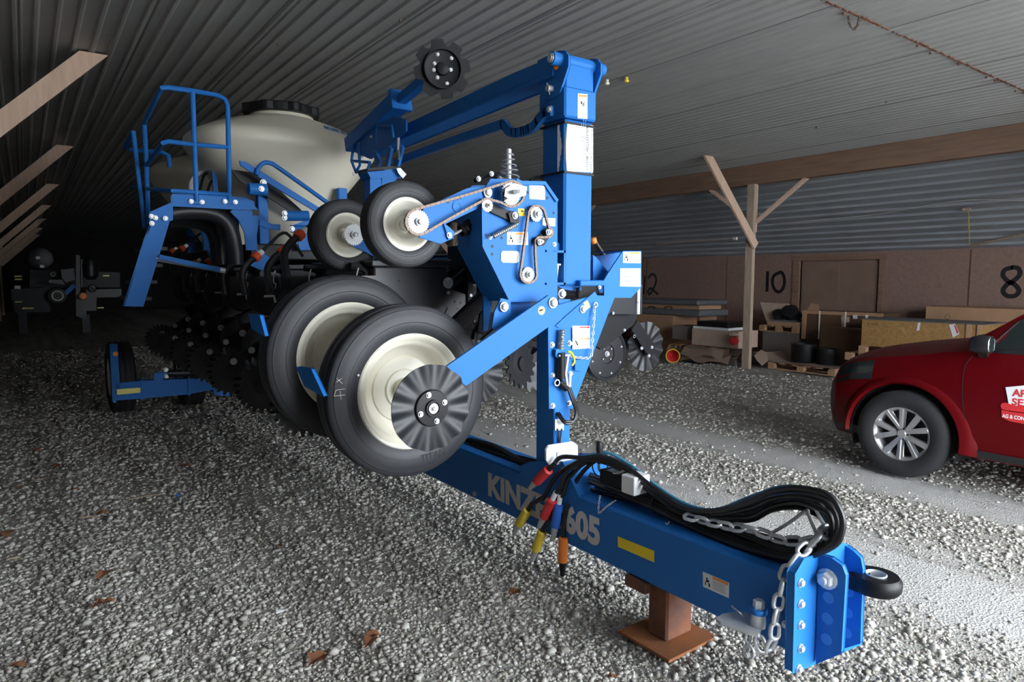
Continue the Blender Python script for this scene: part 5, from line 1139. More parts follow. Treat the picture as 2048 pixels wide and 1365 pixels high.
# windows laid on the shell
def skin(name, s0, s1, i0, t0, i1, t1, m, sg=-1, out=.004, steps=8):
    """panel between section points i0+t0 and i1+t1"""
    bm = B(); rows = []
    for k in range(steps+1):
        s = s0+(s1-s0)*k/steps; q = sect(s); r_ = []
        for j in range(3):
            f = (i0+t0)+((i1+t1)-(i0+t0))*j/2; i = min(int(f), 7); t_ = f-i
            w_ = q[i][0]+(q[i+1][0]-q[i][0])*t_; z = q[i][1]+(q[i+1][1]-q[i][1])*t_; r_.append(bm.verts.new((CX+sg*(w_+out), CY0-s, z+out*.4)))
        rows.append(r_)
    for A, Bq in zip(rows, rows[1:]):
        for i in range(2): bm.faces.new((A[i], A[i+1], Bq[i+1], Bq[i]))
    return mk(name, bm, m, car, smooth=True)
for sg in (-1, 1):
    def wp(s, f):
        q = sect(s); i = min(int(f), 7); t_ = f-i; return Vector((CX+sg*(q[i][0]+(q[i+1][0]-q[i][0])*t_+.006), CY0-s, q[i][1]+(q[i+1][1]-q[i][1])*t_+.002))
    skin('window_surround', 1.22, 2.58, 5, .0, 5, .97, 'car_black', sg, .003, 12); skin('side_window', 1.34, 2.52, 5, .14, 5, .84, 'glass', sg, .007, 12)
    bm = B(); tube(bm, [wp(1.34, 5.12), wp(1.50, 5.84), wp(1.8, 5.86), wp(2.52, 5.86)], .006, 6); mk('window_trim', bm, 'chrome', car)
    skin('side_window', 2.62, 3.5, 5, .1, 5, .9, 'glass', sg); skin('side_window', 3.58, 4.3, 5, .15, 5, .88, 'glass', sg)
    skin('lower_sill', 1.28, 3.55, 0, .9, 1, .35, 'car_black', sg, .012); skin('lower_bumper', .06, .55, 0, .8, 1, .5, 'car_black', sg, .008)
    # door seam
    bm = B(); seam = [at(1945, 712, X=CX-CW), at(1929, 735, X=CX-CW), at(1924, 775, X=CX-CW), at(1926, 820, X=CX-CW), at(1936, 868, X=CX-CW)]
    P_ = smooth_path([Vector((CX+sg*(CW+.0015), v.y, v.z)) for v in seam], 4)
    for a, b in zip(P_, P_[1:]): prism(bm, [a, b, b+Vector((0, -.006, 0)), a+Vector((0, -.006, 0))], (sg*.001, 0, 0))
    mk('door_seam', bm, 'ink', car)
    # mirror
    mp_ = Vector((CX+sg*(CW+.085), 1.95, 1.16)); g = empty('side_mirror', mp_, car)
    bm = B(); 
    rings = []
    for yy, k in ((.09, .55), (.07, .85), (.02, 1.0), (-.05, 1.0), (-.075, .94)):
        rings.append([bm.verts.new(mp_+Vector((math.copysign(abs(math.cos(t_))**.6, math.cos(t_))*.075*k, yy*.8, math.copysign(abs(math.sin(t_))**.6, math.sin(t_))*.066*k))) for t_ in np.linspace(0, 2*PI, 20, endpoint=False)])
    for A, Bq in zip(rings, rings[1:]):
        for i in range(20): bm.faces.new((A[i], A[(i+1) % 20], Bq[(i+1) % 20], Bq[i]))
    bm.faces.new(rings[0]); bm.faces.new(rings[-1][::-1]); mk('mirror_housing', bm, 'car_black', g, smooth=True)
    bm = B(); ring = [mp_+Vector((math.copysign(abs(math.cos(t_))**.6, math.cos(t_))*.062, -.063, math.copysign(abs(math.sin(t_))**.6, math.sin(t_))*.053)) for t_ in np.linspace(0, 2*PI, 20, endpoint=False)]
    tube(bm, ring, .004, 6, closed=True); mk('mirror_trim', bm, 'chrome', g)
    bm = B(); bm.faces.new([bm.verts.new(v) for v in ring]); mk('mirror_glass', bm, 'glass', g)
    bm = B(); beam(bm, mp_+Vector((-sg*.05, .01, -.06)), Vector((CX+sg*.88, 1.97, 1.06)), .06, .03); mk('mirror_stalk', bm, 'car_black', g)
    skin('headlight', .16, .52, 3, .75, 5, .05, 'glass', sg, .006); skin('grille_cheek', .02, .10, 2, .2, 4, .2, 'car_black', sg, .006)
bm = B(); rows = []
for k in range(7):
    s = 1.24+(2.0-1.24)*k/6; q = sect(s); rows.append([bm.verts.new((CX+f*q[6][0]*.96, CY0-s+.0, q[8][1]+(q[6][1]-q[8][1])*abs(f)**2+.006)) for f in np.linspace(-1, 1, 9)])
for A, Bq in zip(rows, rows[1:]):
    for i in range(8): bm.faces.new((A[i], A[i+1], Bq[i+1], Bq[i]))
mk('windshield', bm, 'glass', car, smooth=True)
bm = B(); tube(bm, [(CX-.6, CY0-1.19, 1.19), (CX+.1, CY0-1.22, 1.20)], .010, 6); mk('wiper', bm, 'car_black', car)
for sg in (-1, 1): bm = B(); tube(bm, [(CX+sg*.56, CY0-2.3, 1.665), (CX+sg*.56, CY0-2.4, 1.70), (CX+sg*.56, CY0-4.0, 1.70), (CX+sg*.56, CY0-4.1, 1.665)], .014, 8); mk('roof_rail', bm, 'alloy', car, smooth=True)
bm = B(); box(bm, CX-.35, CX+.35, CY0-.005, CY0+.012, .48, .70); mk('grille', bm, 'car_black', car, bevel=.004)
# company badge on the front door
XB = CX-CW-.003; bd = empty('door_badge', at(2030, 800, X=XB), car)
R_ = (0, -1, 0); U_ = (0, 0, 1)
bm = B(); prism(bm, px_poly([(2011, 775), (2085, 768), (2085, 812), (2018, 812)], X=XB), (-.001, 0, 0)); mk('badge_panel', bm, 'white', bd)
bm = B(); prism(bm, px_poly([(2001, 812), (2004, 807), (2012, 806), (2030, 812), (2060, 815), (2090, 812), (2090, 826), (2050, 826), (2012, 821), (2003, 818)], X=XB-.0012), (-.001, 0, 0)); mk('badge_swoosh', bm, 'plug_red', bd)
bm = B(); prism(bm, px_poly([(2003, 820), (2020, 824), (2060, 829), (2090, 827), (2090, 850), (2050, 849), (2020, 843), (2003, 835)], X=XB-.0006), (-.001, 0, 0)); mk('badge_banner', bm, 'plug_red', bd)
def btext(t, px, hpx, wpx, m):
    a = at(*px, X=XB-.0022); h_ = (at(px[0], px[1]-hpx, X=XB).z-at(*px, X=XB).z); w_ = a.y-at(px[0]+wpx, px[1], X=XB).y
    text_mesh('badge_lettering', t, a, R_, U_, h_, m, bd, bold=.03, width=w_)
btext('AP', (2024, 792), 14, 29, 'plug_red'); btext('SE', (2023, 810), 13.5, 24, 'plug_red'); btext('AG & CONSTR', (2004, 835), 7, 62, 'white')


# ================================================================== TONGUE STAND
st_ = thing('tongue_stand', (2.33, 1.97, 0), 'rusty square steel stand holding up the blue planter tongue', 'stand')
bm = B(); box(bm, 2.15, 2.482, 1.815, 2.12, 0.0, .014); mk('stand_base', bm, 'rust_plate', st_, bevel=.002)
bm = B(); box(bm, 2.247, 2.423, 1.913, 2.03, .014, TZ0); mk('stand_tube', bm, 'rust', st_, bevel=.010)
bm = B(); box(bm, 2.185, 2.485, 1.99, 2.12, TZ0-.05, TZ0-.0); mk('stand_saddle', bm, 'rust', st_, bevel=.004)

# ================================================================== GOODS ALONG THE WALL
def crate_x(name, pxL, pxR, ytop, X, z0, depth, m, label, cat, group=None, z1=None):
    """box whose long side lies in plane X between the two pixel columns"""
    a, b = at(pxL, ytop, X=X), at(pxR, ytop, X=X); bm = B(); box(bm, X, X+depth, b.y, a.y, z0, z1 or a.z)
    o = mk(name, bm, m, bevel=.004); tag(o, label, cat, group); return o, a, b
def fmat(name, c1, c2, sc):
    m = mat(name, c1, .8, noise=(sc, .9, c2)); n = [x for x in m.node_tree.nodes if x.type == 'TEX_NOISE'][0]; n.inputs['Detail'].default_value = 8; n.inputs['Distortion'].default_value = 2.5; return m
fmat('osb', (.50, .30, .11), (.27, .135, .045), 14)
# OSB crate on two pallets, beside the car
cr = thing('wooden_crate', (11.3, 4.7, .49), 'long flat crate of golden chipboard on pallets behind the red car', 'crate')
XK = 10.9; a, b = at(1724, 641, X=XK), at(1968, 645, X=XK)
bm = B(); box(bm, XK, XK+.8, b.y, a.y, .56, .985); mk('crate_board', bm, 'osb', cr, bevel=.003)
bm = B(); box(bm, XK-.01, XK+.81, b.y-.01, a.y+.01, .985, .998); mk('crate_lid', bm, 'dusty_grey', cr)
for px in (1938, 1960): y = at(px, 660, X=XK).y; bm = B(); box(bm, XK-.018, XK, y-.03, y+.03, .56, .985); mk('crate_batten', bm, 'pallet_wood', cr)
bm = B(); prism(bm, px_poly([(1898, 650), (1910, 648), (1919, 668), (1906, 676)], X=XK-.003), (-.001, 0, 0)); sl = mk('shipping_label', bm, 'paper', cr)
bm = B(); prism(bm, px_poly([(1908, 651), (1910, 650), (1917, 666), (1914, 668)], X=XK-.0045), (-.0005, 0, 0)); mk('label_bar', bm, 'plug_red', sl)
bm = B(); prism(bm, px_poly([(1836, 646), (1841, 645), (1839, 661), (1833, 662)], X=XK-.003), (-.001, 0, 0)); mk('shipping_label', bm, 'paper', cr)
a_ = at(1734, 650, X=XK-.002); text_mesh('stencil_mark', 'CSN', a_, (0, -1, 0), (0, 0, 1), .035, 'ink', cr, width=.16)
def pallet(name, x0, x1, y0, y1, z0, label, m='pallet_wood', nb=5):
    g = thing(name, ((x0+x1)/2, (y0+y1)/2, z0), label, 'pallet')
    for k in range(3):
        x = x0+(x1-x0-.09)*k/2
        for j in range(3):
            y = y0+(y1-y0-.12)*j/2; bm = B(); box(bm, x, x+.09, y, y+.12, z0+.018, z0+.10); mk('pallet_block', bm, m, g)
        bm = B(); box(bm, x, x+.09, y0, y1, z0, z0+.018); mk('pallet_runner', bm, m, g)
    for k in range(nb):
        y = y0+(y1-y0-.10)*k/(nb-1); bm = B(); box(bm, x0, x1, y, y+.10, z0+.10, z0+.122); mk('deck_board', bm, m, g)
    return g
pallet('pallet', 10.85, 11.75, 3.9, 5.42, .438, 'upper pallet under the golden chipboard crate')
pallet('pallet', 10.82, 11.78, 3.9, 5.62, .316, 'middle pallet in the stack under the golden chipboard crate')
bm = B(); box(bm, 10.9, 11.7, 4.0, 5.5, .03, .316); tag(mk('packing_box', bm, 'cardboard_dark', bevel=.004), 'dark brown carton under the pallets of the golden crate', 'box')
# black tubs and cardboard on a low pallet
pl_ = pallet('pallet', 10.72, 11.42, 5.72, 6.95, .03, 'low pallet with black tubs next to the timber post', nb=6)
bm = B(); rows = []
for y in np.linspace(5.72, 7.15, 14): 
    zz = .16+.26*max(0, (y-6.75)/.4)**2*.5; rows.append([bm.verts.new((x, y, zz+.004*math.sin(9*x+5*y))) for x in (10.70, 10.95, 11.2, 11.42)])
for A, Bq in zip(rows, rows[1:]):
    for i in range(3): bm.faces.new((A[i], A[i+1], Bq[i+1], Bq[i]))
bmesh.ops.solidify(bm, geom=bm.faces[:], thickness=.006)
tag(mk('cardboard_sheet', bm, 'cardboard_pale', smooth=True), 'sheet of cardboard curling up at one end on the low pallet', 'cardboard')
for (px, r, lab) in ((1606, .21, 'wider black plastic tub on the cardboard sheet'), (1653, .17, 'narrower black plastic tub on the cardboard sheet')):
    c = at(px, 730, X=11.15); bm = B(); lathe(bm, (11.15, c.y, .172), (0, 0, 1), [(r*.94, 0), (r, .02), (r, .30 if r > .2 else .25), (r*1.03, .30 if r > .2 else .25), (r*1.03, .315 if r > .2 else .265), (r*.9, .31 if r > .2 else .26), (r*.88, .04)], 32); tag(mk('black_tub', bm, 'black_plastic', smooth=True), lab, 'tub')
# cartons behind
o, a, b = crate_x('carton', 1852, 2075, 613, 12.2, .03, .7, 'cardboard', 'long tan cardboard carton standing against the wall below number 8', 'box')
bm = B(); p = at(1895, 634, X=12.197); lathe(bm, p, (-1, 0, 0), [(.035, 0), (.04, .001)], 12, False, False); mk('carton_mark', bm, 'ink', o)
wf = thing('framed_case', (12.2, 6.3, .3), 'wood-framed brown case with white straps in front of the door', 'case')
XF = 11.9; ya, yb = at(1605, 640, X=XF).y, at(1765, 640, X=XF).y
bm = B(); box(bm, XF, XF+.6, yb, ya, .50, 1.03); mk('case_panel', bm, 'cardboard_dark', wf)
for y in (ya, (ya*.48+yb*.52), yb+.07): bm = B(); box(bm, XF-.02, XF, y-.08, y, .50, 1.04); mk('case_post', bm, 'cardboard', wf)
for z in (.98,): bm = B(); box(bm, XF-.015, XF+.0, yb, ya, z, z+.06); mk('case_rail', bm, 'cardboard', wf)
for px in (1640, 1692): y = at(px, 640, X=XF).y; bm = B(); box(bm, XF-.024, XF-.018, y-.012, y+.012, .52, 1.045); mk('white_strap', bm, 'white', wf)
for q in ([(1705, 631), (1715, 630), (1715, 638), (1706, 638)], [(1730, 630), (1737, 630), (1736, 637), (1731, 637)]): bm = B(); prism(bm, px_poly(q, X=XF-.022), (-.001, 0, 0)); mk('paper_label', bm, 'paper', wf)
bm = B(); prism(bm, px_poly([(1682, 634), (1699, 634), (1699, 645), (1683, 645)], X=XF-.022), (-.001, 0, 0)); mk('paper_label', bm, 'cardboard_pale', wf)
pallet('pallet', 11.9, 12.75, 5.5, 7.0, .03, 'pallet on the floor under the wood-framed case', 'pallet_grey')
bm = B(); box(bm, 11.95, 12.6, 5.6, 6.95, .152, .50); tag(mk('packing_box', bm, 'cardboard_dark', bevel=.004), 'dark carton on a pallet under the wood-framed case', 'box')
o, a, b = crate_x('carton', 1640, 1726, 655, 11.47, .03, .4, 'cardboard_dark', 'shadowed brown carton between the black tubs and the chipboard crate', 'box')  # shadow on this carton is put into its dark cardboard colour
# open carton with black parts
oc = thing('open_carton', (12.2, 7.3, .55), 'open cardboard carton with raised flaps and black parts beside the door', 'box')
XO = 11.9
bm = B(); prism(bm, px_poly([(1520, 605), (1578, 608), (1578, 650), (1535, 650)], X=XO+.25), (.012, 0, 0)); mk('carton_flap', bm, 'cardboard_pale', oc)
bm = B(); prism(bm, px_poly([(1622, 607), (1637, 610), (1638, 622), (1612, 626)], X=XO+.3), (.012, 0, 0)); mk('carton_flap', bm, 'cardboard', oc)
ya, yb = at(1535, 645, X=XO).y, at(1598, 645, X=XO).y
bm = B(); box(bm, XO, XO+.55, yb, ya, .72, .80); mk('carton_tray', bm, 'cardboard', oc, bevel=.003)
for k, (px, y, r) in enumerate(((1558, 628, .13), (1580, 622, .16), (1590, 632, .13), (1570, 636, .12))):
    c = at(px, y, X=XO+.2); bm = B(); lathe(bm, c, (-.6, -.3, .6), [(.02, .03), (r*.7, .025), (r, 0), (r*.9, -.03), (.02, -.04)], 20); mk('black_part', bm, 'black_plastic', oc, smooth=True)
bm = B(); box(bm, XO-.02, XO+.5, yb+.1, ya-.1, .80, .83); mk('grey_sheet', bm, 'dusty_grey', oc)
pallet('pallet', XO-.05, XO+.75, yb, ya+.15, .595, 'raised pallet under the open carton of black parts')
bm = B(); box(bm, XO, XO+.7, yb, ya+.1, .03, .595); tag(mk('packing_box', bm, 'pallet_grey', bevel=.004), 'grey-brown carton carrying the pallet with the open carton', 'box')
# left group by number 12
o, a, b = crate_x('carton', 1262, 1346, 626, 11.2, .03, .8, 'cardboard', 'large tan carton with grey trays on top below number 12', 'box')
zt = a.z; ya, yb = a.y, b.y
bm = B(); box(bm, 11.15, 12.1, yb-.75, ya, zt, zt+.13); tr_ = mk('plastic_tray', bm, 'dusty_grey', bevel=.02); tag(tr_, 'grey plastic tray with blue-grey rim on the tan carton below number 12', 'tray')
bm = B(); prism(bm, [Vector((11.3, yb-.1, zt+.14)), Vector((11.3, yb-.6, zt+.14)), Vector((11.9, yb-.7, zt+.14)), Vector((11.9, yb-.05, zt+.14))], (0, 0, .08)); box(bm, 11.3, 11.9, yb-.1, ya-.1, zt+.131, zt+.22); tag(mk('carton', bm, 'cardboard', bevel=.004), 'thin tan carton lying between two grey trays', 'box')
bm = B(); box(bm, 11.2, 12.2, yb-.65, ya, zt+.225, zt+.33); tag(mk('plastic_tray', bm, 'dusty_grey', bevel=.03), 'topmost dusty grey tray in the stack below number 12', 'tray')
for px in (1303, 1337): c = at(px, 614, X=11.14); bm = B(); tube(bm, smooth_path([c+Vector((0, .09, -.04)), c+Vector((0, .08, .0)), c+Vector((0, -.08, 0)), c+Vector((0, -.09, -.04))], 3), .012, 6); tag(mk('tray_handle', bm, 'black_plastic', tr_))
o, a, b = crate_x('carton', 1352, 1400, 632, 12.15, .03, .6, 'cardboard', 'tan carton with an open slanting flap next to the grey trays', 'box')
o, a, b = crate_x('packing_box', 1345, 1375, 651, 10.75, .40, .5, 'pallet_grey', 'small grey-brown carton next to the pale flattened carton', 'box')
o, a, b = crate_x('carton', 1384, 1478, 657, 10.62, .34, .6, 'cardboard_pale', 'pale beige carton lying on the heap of flattened cardboard', 'box')
zt = a.z; yL, yR = a.y, b.y
bm = B(); box(bm, 10.65, 11.2, yR+.25, yL-.0, zt, zt+.045); tag(mk('white_panel', bm, 'white', bevel=.004), 'white flat panel lying on the pale beige carton', 'panel')
bm = B(); box(bm, 10.70, 11.2, yR+.3, yL-.05, zt+.045, zt+.15); bp_ = mk('black_slab', bm, 'black_plastic', bevel=.01); tag(bp_, 'black foam slab on top of the white panel', 'slab')
c = Vector((10.50, at(1468, 668, X=10.50).y, .50)); rg = thing('red_cap', c, 'small red fitting with a beige cap leaning on the pale carton', 'fitting')
bm = B(); lathe(bm, c, (-.7, -.2, .2), [(.07, -.08), (.085, 0), (.07, .03), (.03, .04)], 18); mk('red_body', bm, 'plug_red', rg, smooth=True)
bm = B(); lathe(bm, c+Vector((0, 0, .08)), (0, 0, 1), [(.06, 0), (.11, .02), (.09, .06), (.03, .075)], 9); mk('beige_top', bm, 'cardboard_pale', rg)
pallet('pallet', 10.45, 11.3, 7.46, 8.75, .03, 'pallet under the heap of flattened cardboard', 'pallet_grey', 6)
def crumpled(px, X, zb, m, label, lift=.0, seed=1):
    """bent sheet of cardboard: outline on the floor side, buckled"""
    rnd = random.Random(seed); bm = B(); y0, y1 = px; rows = []
    for i in range(9):
        t = i/8; y = y0+(y1-y0)*t; w_ = rnd.uniform
        rows.append([bm.verts.new((X-.06+w_(-.03, .03), y+w_(-.03, .03), zb-.10+w_(-.04, .04)+lift*t)), bm.verts.new((X+.03+w_(-.03, .03), y, zb+.05+w_(-.03, .04)+lift*t)), bm.verts.new((X+.2, y, zb+.05+w_(0, .04))), bm.verts.new((X+.4, y, zb+.05+w_(0, .03))), bm.verts.new((X+.65, y, zb+.04))])
    for A, Bq in zip(rows, rows[1:]):
        for i in range(4): bm.faces.new((A[i], A[i+1], Bq[i+1], Bq[i]))
    bmesh.ops.solidify(bm, geom=bm.faces[:], thickness=.008)
    return tag(mk('cardboard_sheet', bm, m, smooth=True, sharp=20), label, 'cardboard')
crumpled((8.58, 7.5), 10.35, .165, 'cardboard_pale', 'lowest buckled sheet in the heap of flattened cardboard', 0, 2)
crumpled((8.56, 7.48), 10.32, .245, 'cardboard_pale', 'topmost buckled sheet of the flattened cardboard heap', .05, 5)
crumpled((9.02, 8.64), 10.40, .27, 'cardboard', 'tan folded cardboard strip behind the red and yellow horn', .0, 9)
crumpled((7.38, 7.20), 10.46, .22, 'cardboard', 'torn tan cardboard sheet sticking out beside the timber post', .14, 12)
bm = B(); prism(bm, px_poly([(1508, 712), (1522, 700), (1535, 706), (1536, 722), (1524, 732), (1514, 722)], X=10.5), (.01, .01, 0)); tag(mk('cardboard_flap', bm, 'cardboard_pale'), 'torn cardboard flap hanging down next to the timber post', 'cardboard')
# red and yellow horn
c = at(1346, 701, X=10.02); hn = thing('funnel', (c.x, c.y, 0), 'red funnel with a yellow rim lying in front of the cardboard heap', 'funnel'); ax = Vector((-.78, -.60, -.02)).normalized()
c.z = .155; bm = B(); lathe(bm, c, ax, [(.115, 0), (.135, .01), (.14, .02), (.13, .035), (.118, .03), (.115, .012)], 32, False, False); mk('yellow_rim', bm, 'plug_yellow', hn, smooth=True)
bm = B(); lathe(bm, c, ax, [(.03, -.22), (.045, -.15), (.08, -.08), (.125, .012), (.118, .02), (.075, -.06), (.04, -.13), (.02, -.2)], 32, True, True); mk('red_horn', bm, 'plug_red', hn, smooth=True)
# unlit lamp tubes and wiring under the sloping ceiling
def lean_pt(px, py, off=.04):
    d = (at(px, py, X=1)-EYE); d = d.normalized(); xa, za, xb, zb = XP+.02, 3.55, XW, ZWT
    n = Vector((-(zb-za), 0, xb-xa)).normalized(); p0 = Vector((xa, 0, za))-n*off if n.z > 0 else Vector((xa, 0, za))+n*off
    t = (p0-EYE).dot(n)/d.dot(n); return EYE+d*t
lt1 = thing('lamp_tube', lean_pt(1400, 482), 'unlit fluorescent tube in a holder on the sloping ceiling beside the timber post', 'lamp')
bm = B(); tube(bm, [lean_pt(1314, 488), lean_pt(1462, 478)], .016, 10); mk('glass_tube', bm, 'cardboard_pale', lt1, smooth=True)
bm = B(); q = lean_pt(1470, 477.5); obox(bm, q, (0, 1, 0), (1, 0, 0), (0, 0, 1), .11, .05, .07); mk('lamp_holder', bm, 'text_grey', lt1, bevel=.01)
lt2 = thing('lamp_tube', lean_pt(1990, 482), 'unlit lamp strip hanging from a cord below the wire junction', 'lamp')
bm = B(); tube(bm, [lean_pt(1942, 492, .03), lean_pt(2075, 462, .10)], .022, 8); mk('lamp_strip', bm, 'lumber_old', lt2, smooth=True)
bm = B(); tube(bm, [lean_pt(1937, 422, .05), lean_pt(1939, 490, .04)], .005, 6); mk('lamp_cord', bm, 'yellow', lt2)
bm = B(); q = lean_pt(1933, 419, .03); obox(bm, q, (0, 1, 0), (1, 0, 0), (0, 0, 1), .10, .05, .04); mk('junction_box', bm, 'lumber_old', lt2)
bm = B(); tube(bm, smooth_path([lean_pt(1500, 453, .03), lean_pt(1640, 440, .04), lean_pt(1760, 428, .04), lean_pt(1918, 402, .03), lean_pt(2070, 402, .03)], 6), .005, 5); tag(mk('ceiling_wire', bm, 'text_grey'), 'pale electric wire strung along the sloping ceiling', 'wire')
# hooks and insulators on the flat ceiling
for i, (px, py, lab) in enumerate(((908, 275, 'orange insulator knob on the ceiling behind the marker arm'), (1253, 161, 'yellow insulator on the ceiling to the far side of the mast'), (1214, 166, 'cream insulator hanging on a wire close to the mast head'))):
    c = at(px, py, Z=ZC-.03); g = thing('insulator', c, lab, 'insulator'); bm = B(); lathe(bm, c-Vector((0, 0, .02)), (0, 0, 1), [(.012, 0), (.024, .005), (.026, .02), (.016, .028), (.016, .05)], 14); mk('insulator_body', bm, ('sticker_orange', 'plug_yellow', 'cream')[i], g, smooth=True)
hk = thing('ceiling_chain', at(1710, 30, Z=ZC), 'short rusty chain looped under the ceiling seam', 'chain')
chain('chain_loop', hk, smooth_path([at(1697, 33, Z=ZC), at(1700, 50, Z=ZC-.04), at(1708, 58, Z=ZC-.06), at(1716, 48, Z=ZC-.04), at(1718, 31, Z=ZC)], 4), .035, .022, .004, 'chain_steel')
# seam fasteners on the ceiling
for px, py in ((425, 149), (556, 92), (604, 177), (801, 44), (1772, 206), (1632, 257)):
    c = at(px, py, Z=ZC-.012); bm = B(); lathe(bm, c, (0, 0, 1), [(.006, 0), (.012, .008), (.012, .02)], 8); mk('hook_stub', bm, 'chain_steel', ceil)

# ================================================================== SECOND PLANTER IN THE DARK
YF2 = 24.0
f2 = thing('row_crop_planter', (1.2, YF2, 0), 'second planter parked deep in the dark with an orange reflector and pale wheels', 'planter')
def far(name, pts, th, m, dy=0): return plateY(name, pts, YF2+dy, th, m, f2, bevel=0)  # barn's darkness is put into the black of mast, tongue and toolbar
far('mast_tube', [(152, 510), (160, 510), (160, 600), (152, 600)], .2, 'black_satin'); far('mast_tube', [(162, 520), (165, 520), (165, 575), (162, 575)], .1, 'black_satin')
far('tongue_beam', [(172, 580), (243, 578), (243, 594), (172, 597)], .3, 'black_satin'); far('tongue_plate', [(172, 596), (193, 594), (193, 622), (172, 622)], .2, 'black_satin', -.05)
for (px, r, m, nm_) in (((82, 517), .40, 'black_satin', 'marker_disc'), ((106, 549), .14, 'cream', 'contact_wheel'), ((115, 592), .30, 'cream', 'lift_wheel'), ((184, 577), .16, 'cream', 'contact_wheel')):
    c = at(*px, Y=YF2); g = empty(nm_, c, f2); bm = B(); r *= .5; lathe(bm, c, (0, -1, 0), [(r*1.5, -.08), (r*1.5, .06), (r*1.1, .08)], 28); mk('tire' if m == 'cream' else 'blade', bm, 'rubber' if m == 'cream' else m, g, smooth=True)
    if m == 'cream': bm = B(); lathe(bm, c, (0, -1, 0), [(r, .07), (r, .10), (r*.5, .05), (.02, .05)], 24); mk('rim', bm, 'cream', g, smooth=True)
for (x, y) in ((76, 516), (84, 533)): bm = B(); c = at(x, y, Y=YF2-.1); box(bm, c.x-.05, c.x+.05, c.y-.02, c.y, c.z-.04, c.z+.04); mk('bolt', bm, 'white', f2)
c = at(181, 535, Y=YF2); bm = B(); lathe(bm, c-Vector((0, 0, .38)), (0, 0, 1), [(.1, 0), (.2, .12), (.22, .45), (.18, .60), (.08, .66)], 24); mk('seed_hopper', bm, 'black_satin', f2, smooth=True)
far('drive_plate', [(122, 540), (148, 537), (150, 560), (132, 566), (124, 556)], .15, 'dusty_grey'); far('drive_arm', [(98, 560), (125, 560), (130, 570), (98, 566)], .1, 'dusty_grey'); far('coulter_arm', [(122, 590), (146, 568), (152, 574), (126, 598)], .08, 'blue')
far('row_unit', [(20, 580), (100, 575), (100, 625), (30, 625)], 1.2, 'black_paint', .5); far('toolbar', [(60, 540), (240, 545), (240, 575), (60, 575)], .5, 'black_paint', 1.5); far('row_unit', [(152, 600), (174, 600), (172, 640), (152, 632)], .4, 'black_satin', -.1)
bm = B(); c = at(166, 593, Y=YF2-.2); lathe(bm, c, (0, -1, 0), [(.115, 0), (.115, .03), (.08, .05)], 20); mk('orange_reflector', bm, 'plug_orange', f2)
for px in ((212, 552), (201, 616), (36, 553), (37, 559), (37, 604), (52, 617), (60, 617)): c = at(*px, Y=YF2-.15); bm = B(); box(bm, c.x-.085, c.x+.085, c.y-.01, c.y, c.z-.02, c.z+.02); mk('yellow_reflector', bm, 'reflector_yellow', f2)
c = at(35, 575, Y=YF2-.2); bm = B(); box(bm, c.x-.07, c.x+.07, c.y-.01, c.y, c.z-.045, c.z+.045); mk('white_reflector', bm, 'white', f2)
bm = B(); box(bm, 1.35, 1.55, YF2, YF2+.3, 0, .55); mk('parking_stand', bm, 'black_paint', f2); bm = B(); box(bm, -.2, 0.0, YF2+.6, YF2+.9, 0, .7); mk('parking_stand', bm, 'black_paint', f2)

# ================================================================== LEAVES, TWIGS AND GRAVEL
def leaf(px, size, seed, m='leaf', label='dry curled brown leaf lying on the gravel', group='dry leaves on the gravel'):
    rnd = random.Random(seed); c = at(*px, Z=0); th = rnd.uniform(0, 2*PI); u = Vector((math.cos(th), math.sin(th), 0)); v = Vector((-u.y, u.x, 0)); bm = B(); rows = []
    for i in range(6):
        t = i/5; w_ = size*.42*math.sin(PI*min(1, max(.04, t*.96+.02)))*(.8+.4*((i*seed) % 2)); cz = size*.25*math.sin(PI*t)*rnd.uniform(.5, 1)+ground_z(c.x, c.y)+.016
        o_ = c+u*(t-.5)*size; rows.append([bm.verts.new((*(o_-v*w_).xy, cz+size*.12*rnd.random())), bm.verts.new((*o_.xy, cz)), bm.verts.new((*(o_+v*w_).xy, cz+size*.16*rnd.random()))])
    for A, Bq in zip(rows, rows[1:]):
        for k in range(2): bm.faces.new((A[k], A[k+1], Bq[k+1], Bq[k]))
    return tag(mk('dry_leaf', bm, m), label, 'leaf', group)
for i, (px, s) in enumerate((((71, 903), .10), ((117, 939), .11), ((14, 1068), .12), ((203, 1033), .08), ((211, 1157), .11), ((208, 1216), .10), ((37, 1331), .07), ((370, 931), .10), ((41, 973), .08), ((205, 975), .06), ((742, 1287), .10), ((1031, 1186), .08), ((560, 1095), .05), ((150, 985), .06), ((1225, 1355), .05))): leaf(px, s, i*3+2)
leaf((636, 1313), .11, 33, label='largest crumpled leaf cluster among the light gravel in front of the wheel', group=None); leaf((745, 1275), .08, 40)
for i, (p, q) in enumerate((((255, 1000), (322, 990)), ((12, 1118), (40, 1110)), ((60, 960), (108, 956)), ((160, 1042), (200, 1040)))):
    a, b = at(*p, Z=.0), at(*q, Z=.0); a.z = ground_z(a.x, a.y)+.018; b.z = ground_z(b.x, b.y)+.016; bm = B(); tube(bm, smooth_path([a, (a+b)/2+Vector((.01, .008, .004)), b], 4), .004, 6); tag(mk('twig', bm, 'bark'), 'thin pale twig lying on the gravel', 'twig', 'twigs on the gravel')
for px, m, lab in (((357, 992), 'plug_blue', 'scrap of blue plastic on the gravel'), ((560, 1219), 'white', 'white scrap lying on the gravel in front of the wheel')):
    c = at(*px, Z=0); c.z = ground_z(c.x, c.y)+.016; bm = B(); prism(bm, [c+Vector((-.022, -.01, 0)), c+Vector((.02, -.014, .006)), c+Vector((.025, .01, .002)), c+Vector((-.016, .014, .008))], (0, 0, .004)); tag(mk('plastic_scrap', bm, m), lab, 'scrap')
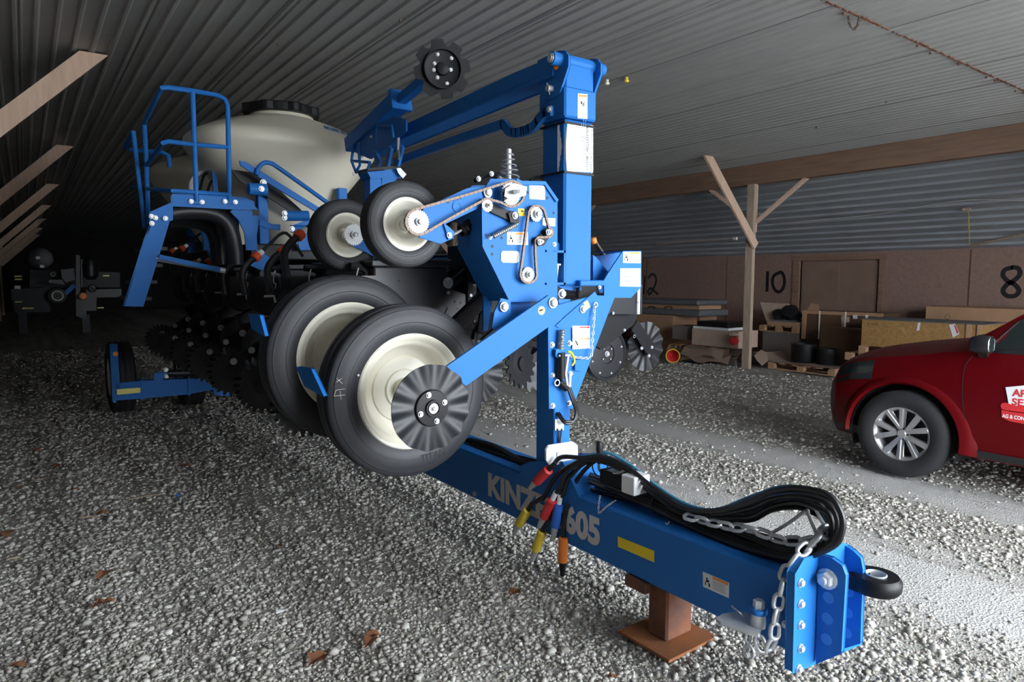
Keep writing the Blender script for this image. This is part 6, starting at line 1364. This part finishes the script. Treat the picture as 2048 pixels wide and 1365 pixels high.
m = bpy.data.materials.new('stones'); m.use_nodes = True; nt = m.node_tree; bs = nt.nodes['Principled BSDF']; bs.inputs['Roughness'].default_value = 1.0; bs.inputs['Specular IOR Level'].default_value = .08
ge = nt.nodes.new('ShaderNodeNewGeometry'); rp = nt.nodes.new('ShaderNodeValToRGB'); cr_ = rp.color_ramp
cr_.elements[0].color = (.26, .24, .205, 1); cr_.elements[1].color = (.62, .60, .56, 1)
for p_, c_ in ((.35, (.38, .36, .32, 1)), (.6, (.45, .43, .39, 1)), (.85, (.52, .50, .455, 1))): e = cr_.elements.new(p_); e.color = c_
nt.links.new(ge.outputs['Random Per Island'], rp.inputs[0]); nt.links.new(rp.outputs[0], bs.inputs['Base Color'])
def gravel():
    rng = np.random.default_rng(11); ph = (1+5**.5)/2
    ico = np.array([(-1, ph, 0), (1, ph, 0), (-1, -ph, 0), (1, -ph, 0), (0, -1, ph), (0, 1, ph), (0, -1, -ph), (0, 1, -ph), (ph, 0, -1), (ph, 0, 1), (-ph, 0, -1), (-ph, 0, 1)])/1.902
    tri = np.array([(0, 11, 5), (0, 5, 1), (0, 1, 7), (0, 7, 10), (0, 10, 11), (1, 5, 9), (5, 11, 4), (11, 10, 2), (10, 7, 6), (7, 1, 8), (3, 9, 4), (3, 4, 2), (3, 2, 6), (3, 6, 8), (3, 8, 9), (4, 9, 5), (2, 4, 11), (6, 2, 10), (8, 6, 7), (9, 8, 1)])
    pts = []
    # density falls off with distance from the doorway end; packed lanes carry fewer stones
    N0 = 900000; x = rng.uniform(-1.8, 10.4, N0); y = rng.uniform(-.6, 9.5, N0)
    x = np.append(x, rng.uniform(-1.8, 10.3, 45000)); y = np.append(y, 9.5+9*rng.random(45000)**1.6); N0 += 45000
    d = np.hypot(x, y); fwd = x*sy_+y*cy_; lat = x*cy_-y*sy_
    keep = (x < 10.35) & (fwd > .8) & (np.abs(lat) < fwd*.85+.6)
    ln = np.maximum(np.exp(-((x-3.95)/.62)**4), np.exp(-((x-5.62)/.48)**4))
    streak = .5+.5*np.sin(x*5.1+.35*np.sin(y*.7)+.6)*np.sin(x*2.3+1+.4*np.sin(y*.5))
    ln = ln*(1-.12*(np.sin(x*9+y*1.3)*np.sin(y*2.1+x*5) > .55)); far_ = np.where(x > 6.2, .55, 1.0)
    prob = far_*np.where(y > 9.5, .9, np.clip((3.0/np.maximum(d, 3.0))**1.9, .04, 1))*(1-.965*ln)*np.clip(.55+.6*streak, .3, 1)
    keep &= rng.random(N0) < prob*.72
    x, y = x[keep], y[keep]; ln = ln[keep]; n = len(x); d = d[keep]
    sz = np.exp(rng.normal(math.log(.0074), .36, n))*np.clip(.7+.1*d, 1, 1.7); sz = np.clip(sz, .004, .022)
    z = np.array([ground_z(a, b) for a, b in zip(x, y)])
    base = ico[None]*(1+rng.normal(0, .16, (n, 12, 1)))
    sc = np.stack([sz*rng.uniform(.8, 1.5, n), sz*rng.uniform(.8, 1.3, n), sz*rng.uniform(.45, .85, n)], 1)
    v = base*sc[:, None, :]; a = rng.uniform(0, 2*PI, n); c, s = np.cos(a)[:, None], np.sin(a)[:, None]; ti = rng.normal(0, .35, n)[:, None]
    v = np.stack([v[..., 0], v[..., 1]*np.cos(ti)-v[..., 2]*np.sin(ti), v[..., 1]*np.sin(ti)+v[..., 2]*np.cos(ti)], 2)
    v = np.stack([v[..., 0]*c-v[..., 1]*s, v[..., 0]*s+v[..., 1]*c, v[..., 2]], 2)
    v += np.stack([x, y, z+sz*rng.uniform(.05, .5, n)], 1)[:, None, :]
    f = (tri[None]+(np.arange(n)*12)[:, None, None]).reshape(-1, 3)
    me = bpy.data.meshes.new('gravel'); me.vertices.add(n*12); me.vertices.foreach_set('co', v.reshape(-1).astype(np.float32))
    me.loops.add(len(f)*3); me.loops.foreach_set('vertex_index', f.reshape(-1).astype(np.int32)); me.polygons.add(len(f)); me.polygons.foreach_set('loop_start', np.arange(0, len(f)*3, 3, dtype=np.int32))
    me.update(); me.validate(); me.materials.append(m); None; return me
go = bpy.data.objects.new('gravel', gravel()); COL.objects.link(go); tag(go, 'loose grey crushed stones strewn over the barn floor', 'gravel', kind='stuff')
